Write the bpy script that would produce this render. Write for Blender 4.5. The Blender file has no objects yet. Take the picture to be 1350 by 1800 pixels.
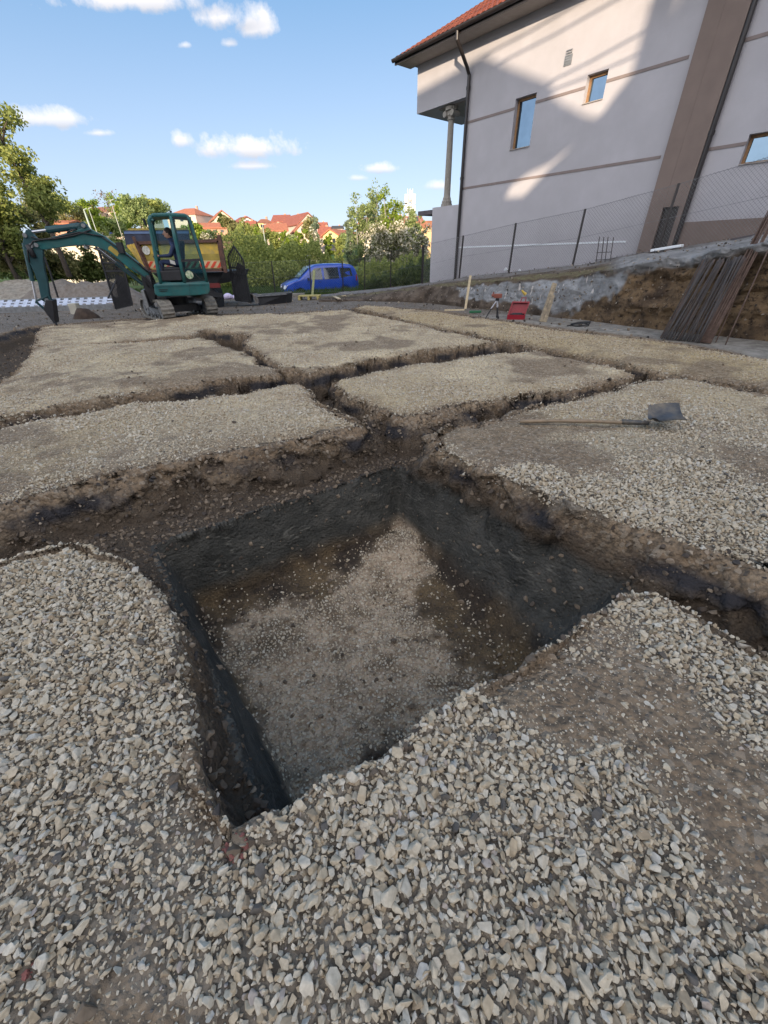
import bpy, bmesh, math, random
import numpy as np
from mathutils import Vector, Matrix
random.seed(7); RNG = np.random.default_rng(11)
sc = bpy.context.scene
COL = sc.collection
# ------------------------------------------------------------------ camera
FPX = 675.0; TH = math.radians(33.9); RO = math.radians(1.43); HC = 1.4
cF = np.array([0, math.cos(TH), -math.sin(TH)]); R0 = np.array([1, 0, 0.]); U0 = np.array([0, math.sin(TH), math.cos(TH)])
cR = math.cos(RO)*R0 - math.sin(RO)*U0; cU = math.cos(RO)*U0 + math.sin(RO)*R0
CAM = np.array([0, 0, HC])
cd = bpy.data.cameras.new('camera'); cam = bpy.data.objects.new('camera', cd); COL.objects.link(cam)
M = Matrix.Identity(4)
for i in range(3):
    M[i][0] = cR[i]; M[i][1] = cU[i]; M[i][2] = -cF[i]; M[i][3] = CAM[i]
cam.matrix_world = M
cd.sensor_fit = 'HORIZONTAL'; cd.sensor_width = 36; cd.lens = 36*FPX/1350; cd.clip_start = .05; cd.clip_end = 5000
sc.camera = cam
sc.view_settings.view_transform = 'Standard'; sc.view_settings.look = 'None'
sc.view_settings.exposure = 1.80; sc.view_settings.gamma = 1
# ------------------------------------------------------------------ sun and sky
EL = math.radians(12.0)
SUN = np.array([-0.15*math.cos(EL)/math.hypot(.15, .99), -.99*math.cos(EL)/math.hypot(.15, .99), math.sin(EL)])
ld = bpy.data.lights.new('sun', 'SUN'); ld.energy = 2.1; ld.angle = math.radians(.35); ld.color = (1, .80, .58)
lo = bpy.data.objects.new('sun', ld); COL.objects.link(lo)
lo.rotation_euler = Vector(SUN).to_track_quat('Z', 'Y').to_euler(); lo.location = (0, -20, 30)

def ray(x, y): return cF*FPX + cR*(x-675) + cU*(900-y)
def G(x, y, z=0.):
    d = ray(x, y); return CAM + d*((z-HC)/d[2])
def A(x, y, Y):
    d = ray(x, y); return CAM + d*(Y/d[1])

W = bpy.data.worlds.new('World'); sc.world = W; W.use_nodes = True
nt = W.node_tree; N = nt.nodes; L = nt.links
for n in list(N): N.remove(n)
def nd(t, nt_=None, **k):
    n = (nt_ or nt).nodes.new(t)
    for a, b in k.items(): setattr(n, a, b)
    return n
out = nd('ShaderNodeOutputWorld'); bg = nd('ShaderNodeBackground'); L.new(bg.outputs[0], out.inputs[0])
sky = nd('ShaderNodeTexSky'); sky.sky_type = 'NISHITA'; sky.sun_disc = False
sky.sun_elevation = EL; sky.sun_rotation = math.atan2(SUN[0], SUN[1]); sky.altitude = 200; sky.air_density = 1.0; sky.dust_density = .7; sky.ozone_density = 1.6
bg.inputs[1].default_value = .10
tc = nd('ShaderNodeTexCoord')
nz = nd('ShaderNodeTexNoise'); nz.inputs['Scale'].default_value = 23; nz.inputs['Detail'].default_value = 8; nz.inputs['Roughness'].default_value = .62
L.new(tc.outputs['Generated'], nz.inputs['Vector'])
def vm(op, a, b=None):
    n = nd('ShaderNodeVectorMath', operation=op)
    for i, q in enumerate((a, b)):
        if q is None: continue
        if isinstance(q, (tuple, list, np.ndarray)): n.inputs[i].default_value = tuple(float(v) for v in q)
        else: L.new(q, n.inputs[i])
    return n
def mth(op, a, b=None, c=None, clamp=False):
    n = nd('ShaderNodeMath', operation=op, use_clamp=clamp)
    for i, q in enumerate((a, b, c)):
        if q is None: continue
        if isinstance(q, (int, float)): n.inputs[i].default_value = q
        else: L.new(q, n.inputs[i])
    return n.outputs[0]
CL = [(235, 2, 115, 26, 1.), (395, 32, 48, 24, .95), (440, 48, 34, 26, .95), (438, 262, 76, 21, 1.), (440, 292, 32, 9, .8), (320, 250, 17, 14, .8),
      (85, 212, 70, 17, .8), (172, 235, 24, 7, .7), (665, 298, 26, 9, .75), (628, 314, 18, 6, .6), (770, 328, 26, 9, .7), (405, 76, 14, 9, .7), (325, 80, 11, 7, .65)]
mask = None; shade = None
for (x, y, rx, ry, st) in CL:
    rx *= 1.22; ry *= 1.3
    c = ray(x, y); c = c/np.linalg.norm(c)
    ex = ray(x+rx, y); ex = ex/np.linalg.norm(ex)-c
    ey = ray(x, y-ry); ey = ey/np.linalg.norm(ey)-c
    s = vm('SUBTRACT', tc.outputs['Generated'], c)
    g11, g12, g22 = ex@ex, ex@ey, ey@ey; dt = g11*g22-g12*g12; da = (ex*g22-ey*g12)/dt; db_ = (ey*g11-ex*g12)/dt
    a = vm('DOT_PRODUCT', s.outputs[0], da).outputs['Value']
    b = vm('DOT_PRODUCT', s.outputs[0], db_).outputs['Value']
    bneg = mth('MULTIPLY', mth('MINIMUM', b, 0.0), 1.5)
    bb = mth('ADD', mth('MAXIMUM', b, 0.0), mth('ABSOLUTE', bneg))
    r2 = mth('SQRT', mth('ADD', mth('MULTIPLY', a, a), mth('MULTIPLY', bb, bb)))
    m = mth('SUBTRACT', 1.0, r2)                       # 1 centre .. 0 rim
    m = mth('ADD', m, mth('MULTIPLY', mth('SUBTRACT', nz.outputs[0], .48), 2.9))
    m = mth('MULTIPLY', mth('SMOOTH_MIN', mth('MAXIMUM', mth('MULTIPLY', m, 1.35), 0.0), 1.0, .3), st)
    near = mth('LESS_THAN', r2, 1.9)
    m = mth('MULTIPLY', m, near)
    mask = m if mask is None else mth('MAXIMUM', mask, m)
    sh = mth('MULTIPLY', mth('SUBTRACT', 1.9, r2, clamp=True), mth('SUBTRACT', 0.25, b))
    shade = sh if shade is None else mth('MAXIMUM', shade, sh)
mask = mth('MINIMUM', mask, .96)
cmix = nd('ShaderNodeMix', data_type='RGBA'); cmix.inputs[6].default_value = (3.45, 3.35, 3.35, 1); cmix.inputs[7].default_value = (1.6, 1.7, 2.0, 1)
L.new(mth('MULTIPLY', shade, .9, clamp=True), cmix.inputs[0])
hs = nd('ShaderNodeHueSaturation'); hs.inputs['Saturation'].default_value = .80
tn = nd('ShaderNodeMix', data_type='RGBA', blend_type='MULTIPLY'); tn.inputs[0].default_value = 1; tn.inputs[7].default_value = (.98, .98, 1.12, 1); L.new(sky.outputs[0], tn.inputs[6]); L.new(tn.outputs[2], hs.inputs['Color'])
# low sky: pale blue evening air
sx = nd('ShaderNodeSeparateXYZ'); L.new(tc.outputs['Generated'], sx.inputs[0])
hz = nd('ShaderNodeMapRange'); hz.interpolation_type = 'SMOOTHSTEP'; hz.inputs[1].default_value = .02; hz.inputs[2].default_value = .42; hz.inputs[3].default_value = .85; hz.inputs[4].default_value = 0.85; L.new(sx.outputs[2], hz.inputs[0])
fw = nd('ShaderNodeMapRange'); fw.interpolation_type = 'SMOOTHSTEP'; fw.inputs[1].default_value = -.2; fw.inputs[2].default_value = .5; L.new(sx.outputs[1], fw.inputs[0])
lowc = nd('ShaderNodeMix', data_type='RGBA'); lowc.inputs[6].default_value = (1.85, 2.2, 2.8, 1); lowc.inputs[7].default_value = (.30, .96, 1.84, 1)
hz2 = nd('ShaderNodeMapRange'); hz2.inputs[1].default_value = .0; hz2.inputs[2].default_value = .40; L.new(sx.outputs[2], hz2.inputs[0]); L.new(hz2.outputs[0], lowc.inputs[0])
lm = nd('ShaderNodeMix', data_type='RGBA'); L.new(mth('MULTIPLY', hz.outputs[0], fw.outputs[0]), lm.inputs[0]); # bright fill added to the unseen sky behind the camera, lights the ground
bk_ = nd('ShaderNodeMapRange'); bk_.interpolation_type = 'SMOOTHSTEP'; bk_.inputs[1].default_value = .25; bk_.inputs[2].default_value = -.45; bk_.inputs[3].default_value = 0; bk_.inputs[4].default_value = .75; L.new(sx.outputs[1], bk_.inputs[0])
back_fill = nd('ShaderNodeMix', data_type='RGBA'); L.new(bk_.outputs[0], back_fill.inputs[0]); L.new(hs.outputs[0], back_fill.inputs[6]); back_fill.inputs[7].default_value = (7.3, 7.0, 6.9, 1)
L.new(back_fill.outputs[2], lm.inputs[6]); L.new(lowc.outputs[2], lm.inputs[7])
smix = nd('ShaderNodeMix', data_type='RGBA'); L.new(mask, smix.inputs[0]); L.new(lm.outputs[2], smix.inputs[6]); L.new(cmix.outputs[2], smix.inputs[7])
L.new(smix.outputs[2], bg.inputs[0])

# ------------------------------------------------------------------ noise
def _h(ix, iy, iz):
    n = (ix*374761393 + iy*668265263 + iz*2147483647 + 1013) & 0xffffffff
    n = ((n ^ (n >> 13))*1274126177) & 0xffffffff
    n = ((n ^ (n >> 16))*2246822519) & 0xffffffff
    return ((n ^ (n >> 15)) & 0xffffff)/float(0xffffff)
def vnoise(x, y, z=0.):
    x, y, z = np.broadcast_arrays(np.asarray(x, float), np.asarray(y, float), np.asarray(z, float))
    xi = np.floor(x).astype(np.int64); yi = np.floor(y).astype(np.int64); zi = np.floor(z).astype(np.int64)
    fx = x-xi; fy = y-yi; fz = z-zi
    fx = fx*fx*(3-2*fx); fy = fy*fy*(3-2*fy); fz = fz*fz*(3-2*fz)
    r = 0
    for dx in (0, 1):
        for dy in (0, 1):
            for dz in (0, 1):
                w = (fx if dx else 1-fx)*(fy if dy else 1-fy)*(fz if dz else 1-fz)
                r = r + w*_h(xi+dx, yi+dy, zi+dz)
    return r*2-1
def fbm(x, y, z=0., o=4):
    a = 0; s = 1.; t = 0
    for k in range(o):
        a = a + s*vnoise(x*2**k+17*k, y*2**k-9*k, z*2**k+5*k); t += s; s *= .5
    return a/t
def sstep(t):
    t = np.clip(t, 0, 1); return t*t*(3-2*t)

# ------------------------------------------------------------------ mesh builder
def link(o, parent=None):
    COL.objects.link(o)
    if parent is not None: o.parent = parent
    return o
class MB:
    def __init__(s): s.v = []; s.f = []; s.m = []
    def add(s, vs, fs, mi=0):
        b = len(s.v); s.v += [tuple(map(float, v)) for v in vs]; s.f += [tuple(b+i for i in f) for f in fs]; s.m += [mi]*len(fs); return s
    def frame(s, o, ax, ay, az, mi=0):   # a box from corner o along three edge vectors
        o, ax, ay, az = map(np.array, (o, ax, ay, az))
        vs = [o, o+ax, o+ax+ay, o+ay, o+az, o+ax+az, o+ax+ay+az, o+ay+az]
        fs = [(0, 3, 2, 1), (4, 5, 6, 7), (0, 1, 5, 4), (1, 2, 6, 5), (2, 3, 7, 6), (3, 0, 4, 7)]
        if np.dot(np.cross(ax, ay), az) < 0: fs = [f[::-1] for f in fs]
        return s.add(vs, fs, mi)
    def box(s, x0, x1, y0, y1, z0, z1, mi=0): return s.frame((x0, y0, z0), (x1-x0, 0, 0), (0, y1-y0, 0), (0, 0, z1-z0), mi)
    def beam(s, p, q, w, h, up=(0, 0, 1), mi=0):
        p = np.array(p, float); q = np.array(q, float); d = q-p; dn = d/np.linalg.norm(d)
        sx = np.cross(dn, up)
        if np.linalg.norm(sx) < 1e-4: sx = np.cross(dn, (0, 1, 0))
        sx = sx/np.linalg.norm(sx); sz = np.cross(sx, dn)
        return s.frame(p-sx*w/2-sz*h/2, d, sx*w, sz*h, mi)
    def tube(s, pts, r, n=8, mi=0, cap=True):
        pts = [np.array(p, float) for p in pts]; rs = r if isinstance(r, (list, tuple)) else [r]*len(pts)
        b = len(s.v); px = None
        for i, p in enumerate(pts):
            t = pts[min(i+1, len(pts)-1)]-pts[max(i-1, 0)]; t = t/(np.linalg.norm(t)+1e-12)
            if px is None:
                a = np.array((0, 0, 1.)) if abs(t[2]) < .9 else np.array((1., 0, 0)); px = np.cross(t, a)
            px = px-t*(px@t); px = px/(np.linalg.norm(px)+1e-12); py = np.cross(t, px)
            for k in range(n):
                an = 2*math.pi*k/n; s.v.append(tuple(p+(px*math.cos(an)+py*math.sin(an))*rs[i]))
        for i in range(len(pts)-1):
            for k in range(n):
                s.f.append((b+i*n+k, b+i*n+(k+1) % n, b+(i+1)*n+(k+1) % n, b+(i+1)*n+k)); s.m.append(mi)
        if cap:
            s.f.append(tuple(b+k for k in range(n))[::-1]); s.m.append(mi)
            e = b+(len(pts)-1)*n; s.f.append(tuple(e+k for k in range(n))); s.m.append(mi)
        return s
    def prism(s, poly, off, mi=0):       # planar polygon (3-D points) swept along off
        poly = [np.array(p, float) for p in poly]; off = np.array(off, float); n = len(poly)
        vs = poly+[p+off for p in poly]
        fs = [tuple(range(n))[::-1], tuple(range(n, 2*n))]+[(i, (i+1) % n, n+(i+1) % n, n+i) for i in range(n)]
        return s.add(vs, fs, mi)
    def lathe(s, prof, c=(0, 0, 0), n=16, mi=0, flute=0):
        b = len(s.v)
        for (r, z) in prof:
            for k in range(n):
                a = 2*math.pi*k/n; rr = r*(1-flute*(k % 2)) ; s.v.append((c[0]+rr*math.cos(a), c[1]+rr*math.sin(a), c[2]+z))
        for i in range(len(prof)-1):
            for k in range(n):
                s.f.append((b+i*n+k, b+i*n+(k+1) % n, b+(i+1)*n+(k+1) % n, b+(i+1)*n+k)); s.m.append(mi)
        s.f.append(tuple(b+k for k in range(n))[::-1]); s.m.append(mi)
        e = b+(len(prof)-1)*n; s.f.append(tuple(e+k for k in range(n))); s.m.append(mi)
        return s
    def build(s, name, mats, parent=None, bevel=0, smooth=False, fix=True, noise=0):
        me = bpy.data.meshes.new(name); me.from_pydata(s.v, [], s.f)
        mats = mats if isinstance(mats, (list, tuple)) else [mats]
        for m in mats: me.materials.append(m)
        if len(mats) > 1: me.polygons.foreach_set('material_index', s.m)
        if fix:
            bm = bmesh.new(); bm.from_mesh(me); bmesh.ops.recalc_face_normals(bm, faces=bm.faces); bm.to_mesh(me); bm.free()
        if smooth:
            me.polygons.foreach_set('use_smooth', [True]*len(me.polygons))
        me.update()
        o = bpy.data.objects.new(name, me); link(o, parent)
        if bevel:
            b = o.modifiers.new('bevel', 'BEVEL'); b.width = bevel; b.segments = 2; b.limit_method = 'ANGLE'; b.angle_limit = math.radians(35)
        if smooth and bevel: pass
        return o
def tag(o, label=None, cat=None, group=None, kind=None):
    if label: o['label'] = label
    if cat: o['category'] = cat
    if group: o['group'] = group
    if kind: o['kind'] = kind
    return o
def thing(name, label, cat, loc=(0, 0, 0), rz=0, group=None):
    o = bpy.data.objects.new(name, None); COL.objects.link(o); o.location = tuple(map(float, loc)); o.rotation_euler = (0, 0, rz); o.empty_display_size = .2
    # parts are written in world coordinates: keep them there
    return tag(o, label, cat, group)
def settle(root):
    """re-express children (written in world space) relative to the thing's base"""
    bpy.context.view_layer.update()
    mw = Matrix.Translation(root.location) @ root.rotation_euler.to_matrix().to_4x4()
    inv = mw.inverted()
    for ch in root.children:
        if ch.type == 'MESH':
            ch.data.transform(inv)
        for g in ch.children:
            if g.type == 'MESH': g.data.transform(inv)

# ------------------------------------------------------------------ materials
def mat(name, col, rough=.8, var=.15, scale=6., bump=0., bscale=40., metal=0., spec=.5, col2=None, mixs=3., mixw=.12, emit=None, alpha=None, coat=0):
    m = bpy.data.materials.new(name); m.use_nodes = True; t = m.node_tree; n = t.nodes; l = t.links
    p = n['Principled BSDF']; p.inputs['Roughness'].default_value = rough; p.inputs['Metallic'].default_value = metal
    p.inputs['Specular IOR Level'].default_value = spec
    if coat: p.inputs['Coat Weight'].default_value = coat; p.inputs['Coat Roughness'].default_value = .08
    tcn = n.new('ShaderNodeTexCoord'); nz = n.new('ShaderNodeTexNoise'); nz.inputs['Scale'].default_value = scale; nz.inputs['Detail'].default_value = 7
    l.new(tcn.outputs['Object'], nz.inputs['Vector'])
    c = n.new('ShaderNodeMix'); c.data_type = 'RGBA'; c.blend_type = 'MIX'
    lo = tuple(max(0, v*(1-var)) for v in col)+(1,); hi = tuple(min(1, v*(1+var)) for v in col)+(1,)
    c.inputs[6].default_value = lo; c.inputs[7].default_value = hi
    rr = n.new('ShaderNodeMapRange'); rr.inputs[1].default_value = .3; rr.inputs[2].default_value = .7; l.new(nz.outputs[0], rr.inputs[0]); l.new(rr.outputs[0], c.inputs[0])
    last = c.outputs[2]
    if col2 is not None:
        n2 = n.new('ShaderNodeTexNoise'); n2.inputs['Scale'].default_value = mixs; n2.inputs['Detail'].default_value = 9; n2.inputs['Roughness'].default_value = .65
        l.new(tcn.outputs['Object'], n2.inputs['Vector'])
        r2 = n.new('ShaderNodeMapRange'); r2.inputs[1].default_value = .52-mixw; r2.inputs[2].default_value = .52+mixw; l.new(n2.outputs[0], r2.inputs[0])
        c2 = n.new('ShaderNodeMix'); c2.data_type = 'RGBA'; l.new(r2.outputs[0], c2.inputs[0]); l.new(last, c2.inputs[6]); c2.inputs[7].default_value = tuple(col2)+(1,)
        last = c2.outputs[2]
    l.new(last, p.inputs['Base Color'])
    if bump:
        nb = n.new('ShaderNodeTexNoise'); nb.inputs['Scale'].default_value = bscale; nb.inputs['Detail'].default_value = 5; l.new(tcn.outputs['Object'], nb.inputs['Vector'])
        b = n.new('ShaderNodeBump'); b.inputs['Strength'].default_value = 1; b.inputs['Distance'].default_value = bump; l.new(nb.outputs[0], b.inputs['Height']); l.new(b.outputs[0], p.inputs['Normal'])
    if emit: p.inputs['Emission Color'].default_value = tuple(emit)+(1,); p.inputs['Emission Strength'].default_value = 1
    return m
def glass(name, col=(.6, .7, .72), rough=.02, alpha=.3):
    m = bpy.data.materials.new(name); m.use_nodes = True; t = m.node_tree; n = t.nodes; l = t.links
    for q in list(n): n.remove(q)
    o = n.new('ShaderNodeOutputMaterial'); tr = n.new('ShaderNodeBsdfTransparent'); tr.inputs[0].default_value = tuple(col)+(1,)
    g = n.new('ShaderNodeBsdfGlossy'); g.inputs['Roughness'].default_value = rough
    fr = n.new('ShaderNodeFresnel'); fr.inputs[0].default_value = 1.5
    mp = n.new('ShaderNodeMath'); mp.operation = 'MULTIPLY_ADD'; mp.inputs[1].default_value = 1.6; mp.inputs[2].default_value = .05; mp.use_clamp = True
    l.new(fr.outputs[0], mp.inputs[0])
    mx = n.new('ShaderNodeMixShader'); l.new(mp.outputs[0], mx.inputs[0]); l.new(tr.outputs[0], mx.inputs[1]); l.new(g.outputs[0], mx.inputs[2]); l.new(mx.outputs[0], o.inputs[0])
    return m
MT = {}
def mk(k, *a, **kw): MT[k] = mat(k, *a, **kw); return MT[k]
mk('plaster', (.45, .44, .47), .9, .08, 1.3, .004, 60, col2=(.385, .375, .395), mixs=.7, mixw=.25)
mk('plaster_brown', (.20, .155, .135), .9, .07, 3., .003, 90)
mk('band', (.22, .18, .17), .85, .08)
mk('soffit', (.30, .27, .25), .8, .08)
mk('gutter', (.022, .018, .018), .35, .2, spec=.5)
mk('wood_frame', (.30, .17, .08), .6, .2, 20)
mk('dark_glass', (.02, .03, .04), .05, .1, spec=1.)
mk('mirror_glass', (.15, .22, .30), .04, .06, metal=1.)
mk('stone_col', (.30, .28, .25), .9, .15, 12, .004, 60)
mk('slab_dark', (.10, .09, .10), .8, .1)
mk('teal', (.008, .095, .10), .42, .22, 5, .0015, 50, col2=(.03, .10, .10), mixs=6, spec=.5)
mk('teal_dark', (.012, .055, .065), .5, .2, 5)
mk('rubber', (.13, .13, .12), .85, .3, 14, .006, 60, col2=(.24, .22, .19), mixs=7, mixw=.15)
mk('black_metal', (.015, .016, .02), .55, .3, 10)
mk('steel', (.45, .46, .50), .3, .1, metal=.8)
mk('grey_metal', (.22, .23, .24), .5, .25, 9, metal=.4)
mk('yellow', (.62, .42, .06), .5, .15, 4, col2=(.40, .30, .10), mixs=5)
mk('olive', (.33, .25, .05), .6, .2, 5)
mk('rust', (.13, .065, .045), .85, .35, 14, col2=(.07, .04, .035), mixs=9)
mk('red', (.48, .03, .03), .45, .1)
mk('stripe_red', (.62, .07, .03), .6, .1)
mk('navy', (.012, .018, .045), .55, .25, 6, col2=(.03, .04, .08), mixs=3)
mk('lightblue', (.10, .16, .30), .5, .1)
mk('paint_blue', (.010, .06, .42), .28, .1, 3, spec=.6, coat=.6)
mk('grille', (.02, .03, .06), .4)
mk('lamp_glass', (.62, .66, .72), .1, .05, spec=1.)
mk('red_lamp', (.30, .015, .02), .2)
mk('plate', (.7, .7, .7), .5)
mk('tyre', (.02, .02, .022), .85, .2, 20)
mk('old_wood', (.36, .30, .21), .85, .25, 18, .002, 80, col2=(.20, .17, .13), mixs=10)
mk('fresh_wood', (.58, .48, .32), .8, .15, 20)
mk('case_red', (.26, .010, .022), .4, .1)
mk('green_plastic', (.02, .12, .055), .5)
mk('rebar', (.075, .072, .076), .7, .35, 30, .002, 200, metal=.3, col2=(.105, .088, .078), mixs=12)
mk('rebar_rust', (.13, .085, .065), .8, .3, 30, col2=(.08, .05, .04), mixs=12)
mk('styro', (.72, .76, .8), .9, .05)
mk('skin', (.42, .24, .17), .6, .1)
mk('jacket', (.02, .035, .09), .8, .2)
mk('trousers', (.03, .05, .11), .85, .2)
mk('hair', (.012, .01, .01), .7)
mk('white', (.55, .55, .54), .7, .05)
mk('bag', (.55, .50, .70), .6, .2, 12, .01, 20)
mk('handle_wood', (.235, .175, .115), .65, .2, 15)
mk('blade_steel', (.07, .075, .085), .55, .35, 12, .002, 40, metal=.4, col2=(.16, .14, .115), mixs=9)
mk('asphalt', (.06, .06, .062), .9, .2, 30)
GLASS = glass('cab_glass', (.74, .88, .88)); GLASS2 = glass('tinted_glass', (.25, .50, .52)) 
# ------------------------------------------------------------------ ground: gravel blocks, trenches, pit
def g2(l, z=0.): return [tuple(G(x, y, z)[:2]) for x, y in l]
FG = [(-60, -60), (-60, -24), (-7, -1.2), (-2.18, 1.63)]+g2([(130, 952), (190, 966), (240, 990), (285, 1020), (298, 1060), (318, 1150), (325, 1250), (335, 1350), (372, 1440), (405, 1468), (440, 1458), (500, 1425), (560, 1370), (640, 1325), (700, 1285), (760, 1245), (860, 1190), (900, 1162), (980, 1130), (1040, 1090), (1110, 1045), (1145, 1040), (1200, 1065), (1280, 1110), (1350, 1150)])+[(4.2, -3), (40, -60)]
PB = [(-9, -1.6)]+g2([(0, 883), (155, 838), (259, 815), (415, 790), (544, 762), (636, 744), (600, 722), (560, 695), (523, 673), (466, 681), (332, 696), (207, 712), (78, 732), (0, 748)])+[(-9, 1.05)]
PC = g2([(0, 727), (72, 714), (155, 699), (259, 681), (383, 665), (498, 655), (430, 620), (355, 594), (100, 605), (62, 611), (0, 668)])+[(-5.6, 5.2), (-5.3, 4.4)]
PD = g2([(55, 608), (340, 589), (356, 577), (430, 585), (445, 592), (540, 556), (480, 550), (380, 552), (70, 573)])
PE = g2([(430, 598), (441, 609), (498, 643), (545, 652), (600, 640), (650, 627), (728, 620), (805, 607), (878, 599), (800, 584), (720, 566), (610, 545), (480, 551)])
PF = g2([(588, 672), (622, 698), (660, 716), (695, 728), (745, 724), (820, 704), (900, 692), (1000, 677), (1080, 662), (1117, 650), (1000, 628), (940, 613), (857, 621), (754, 638), (650, 650), (600, 662)])
PG = g2([(775, 758), (768, 790), (850, 828), (950, 870), (1050, 905), (1150, 925), (1350, 1000)])+[(4.6, -1.2), (9, -3)]+g2([(1350, 690), (1260, 673), (1189, 657), (1117, 670), (1013, 691), (940, 712), (878, 733), (800, 743)])
PS = g2([(625, 540), (700, 558), (800, 579), (900, 598), (1000, 618), (1120, 640), (1200, 655), (1350, 683)])+[(8.5, -2.5), (10.5, -.5)]+g2([(1350, 632), (1200, 604), (1000, 580), (900, 566), (760, 545), (640, 534)])
MUD = [(-60, -10), (-9.6, 4), (-9.3, 8.9)]+g2([(55, 571), (70, 570), (380, 549), (500, 548), (615, 541), (640, 533), (760, 543), (900, 563), (1000, 577), (1200, 601), (1350, 629)], -.05)+[(12, -3), (60, -20), (200, 0), (200, 700), (-200, 700)]
PIT2 = [(-.36, .66), (-1.53, 2.19), (.18, 3.24), (.98, 1.66), (.80, 1.30)]
PIT = [(-.40, .50), (-1.72, 2.26), (.15, 3.46), (1.60, 1.72)]

def sdist(poly, x, y):
    P = np.array(poly); d = np.full(x.shape, 1e9); inside = np.zeros(x.shape, bool)
    for i in range(len(P)):
        a = P[i]; b = P[(i+1) % len(P)]; e = b-a; L2 = e@e+1e-12
        t = np.clip(((x-a[0])*e[0]+(y-a[1])*e[1])/L2, 0, 1)
        d = np.minimum(d, (x-a[0]-t*e[0])**2+(y-a[1]-t*e[1])**2)
        c = ((a[1] > y) != (b[1] > y)) & (x < (b[0]-a[0])*(y-a[1])/(b[1]-a[1]+1e-15)+a[0])
        inside ^= c
    d = np.sqrt(d); return np.where(inside, -d, d)
PGP = [tuple(G(x_, y_, -1.)[:2]) for x_, y_ in ((395, 1100), (470, 1065), (560, 1045), (640, 985), (690, 918), (725, 935), (748, 1000), (725, 1060), (735, 1120), (850, 1180), (760, 1260), (640, 1340), (560, 1390), (470, 1420), (440, 1330), (455, 1260), (400, 1185))]
def pitmask(x, y): return sstep((.13-sdist(PGP, x, y)+.20*fbm(x*3, y*3, 8.)+.08*vnoise(x*14, y*14))/.24)
def far_level(x, y):
    # mud yard, berm, road beyond the fence, meadow, hill with houses
    z = np.interp(y, [-60, 13, 17, 23.2, 24.6, 30, 60, 100, 160, 240, 420, 700], [-.08, -.08, -.16, -.36, -.95, -1.15, -1.6, 1., 7.5, 11.5, 12., 10.])
    hill = np.clip((y-60)/100, 0, 1)
    z = z+hill*(-.035*np.clip(x+60, -260, 120))*np.where(x < 60, 1, .5)*.5
    return z+fbm(x*.02, y*.02)*3.*np.clip((y-70)/60, 0, 1)
def height(x, y, full=False):
    wa = np.where(y > 2.4, 1.7, 1.); wx = x+wa*(.035*vnoise(x*4.1, y*4.1, 3.)+.014*vnoise(x*15, y*15, 8.)); wy = y+wa*(.035*vnoise(x*4.1, y*4.1, 31.)+.014*vnoise(x*15, y*15, 47.))
    near = (x > -70) & (x < 70) & (y > -70) & (y < 30)
    D = np.full(x.shape, .37)
    D = np.where(y > 5, .45-.01*np.clip(y-5, 0, 6), D)
    h = np.full(x.shape, -9.); dblk = np.full(x.shape, 9.)
    dpit = sdist(PIT, x+.018*vnoise(x*9, y*9, 91.), y+.018*vnoise(x*9, y*9, 77.))
    side = (y < 2.3-.1*x) & (dpit < .12)
    wB = np.where(side, .10, .27+.10*vnoise(x*2.3, y*2.3, 5.))
    for P in (FG, PB, PC, PD, PE, PF, PG, PS):
        d = sdist(P, wx, wy); dblk = np.minimum(dblk, d)
        w = wB if P is FG else np.where(y < 4.2, .30+.12*vnoise(x*2.3, y*2.3, 5.), .15+.05*vnoise(x*2, y*2, 5.))
        h = np.maximum(h, -D*sstep(np.clip(d+.02, 0, 9)/w)-(.045+.04*vnoise(x*1.7, y*1.7, 61.))*np.exp(-np.abs(d)/.10)*(d < 0)*(1-side))
    dm = sdist(MUD, wx, wy)
    lv = far_level(x, y)+.025*fbm(x*1.3, y*1.3)*(np.abs(y) < 26)
    h = np.maximum(h, np.where(dm < 0, lv, -.08-(D-.08)*sstep(dm/.3)))
    blocks = dblk < 0
    und = (.022+.012*(y > 2.6))*fbm(x*1.1, y*1.1, 2.)+.012*(y > 2.6)*fbm(x*4, y*4, 66., 2)+.006*vnoise(x*13, y*13, 1.)
    h = h+np.where(near & (h > -.2) & (dm > 0), und, 0)
    h = h+np.where((h < -.15) & near, .03*fbm(x*5, y*5, 9.), 0)*np.clip((-h-.1)*5, 0, 1)*(dm > 0)
    # shallow gully between two back blocks
    # pit
    dfl = np.maximum(0, sdist(PIT2, x+.03*vnoise(x*5, y*5, 51.), y+.03*vnoise(x*5, y*5, 52.))); t = np.clip(np.maximum(-dpit, 0)/(np.maximum(-dpit, 0)+dfl+1e-6), 0, 1)**.9
    fl = -1.03+.05*fbm(x*2.2, y*2.2, 4.)+.012*vnoise(x*25, y*25)
    heap = .14*np.exp(-(((x-.12)**2+(y-2.98)**2)/.08))
    rim = .06*sstep(1-(-dpit)/.35)*(1-.4*vnoise(x*3, y*3, 6.))
    hp = fl+heap+rim*.6
    h = np.where(dpit < 0, h*(1-t)+hp*t, h)
    if full: return h, dblk, dm, dpit
    return h
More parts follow.
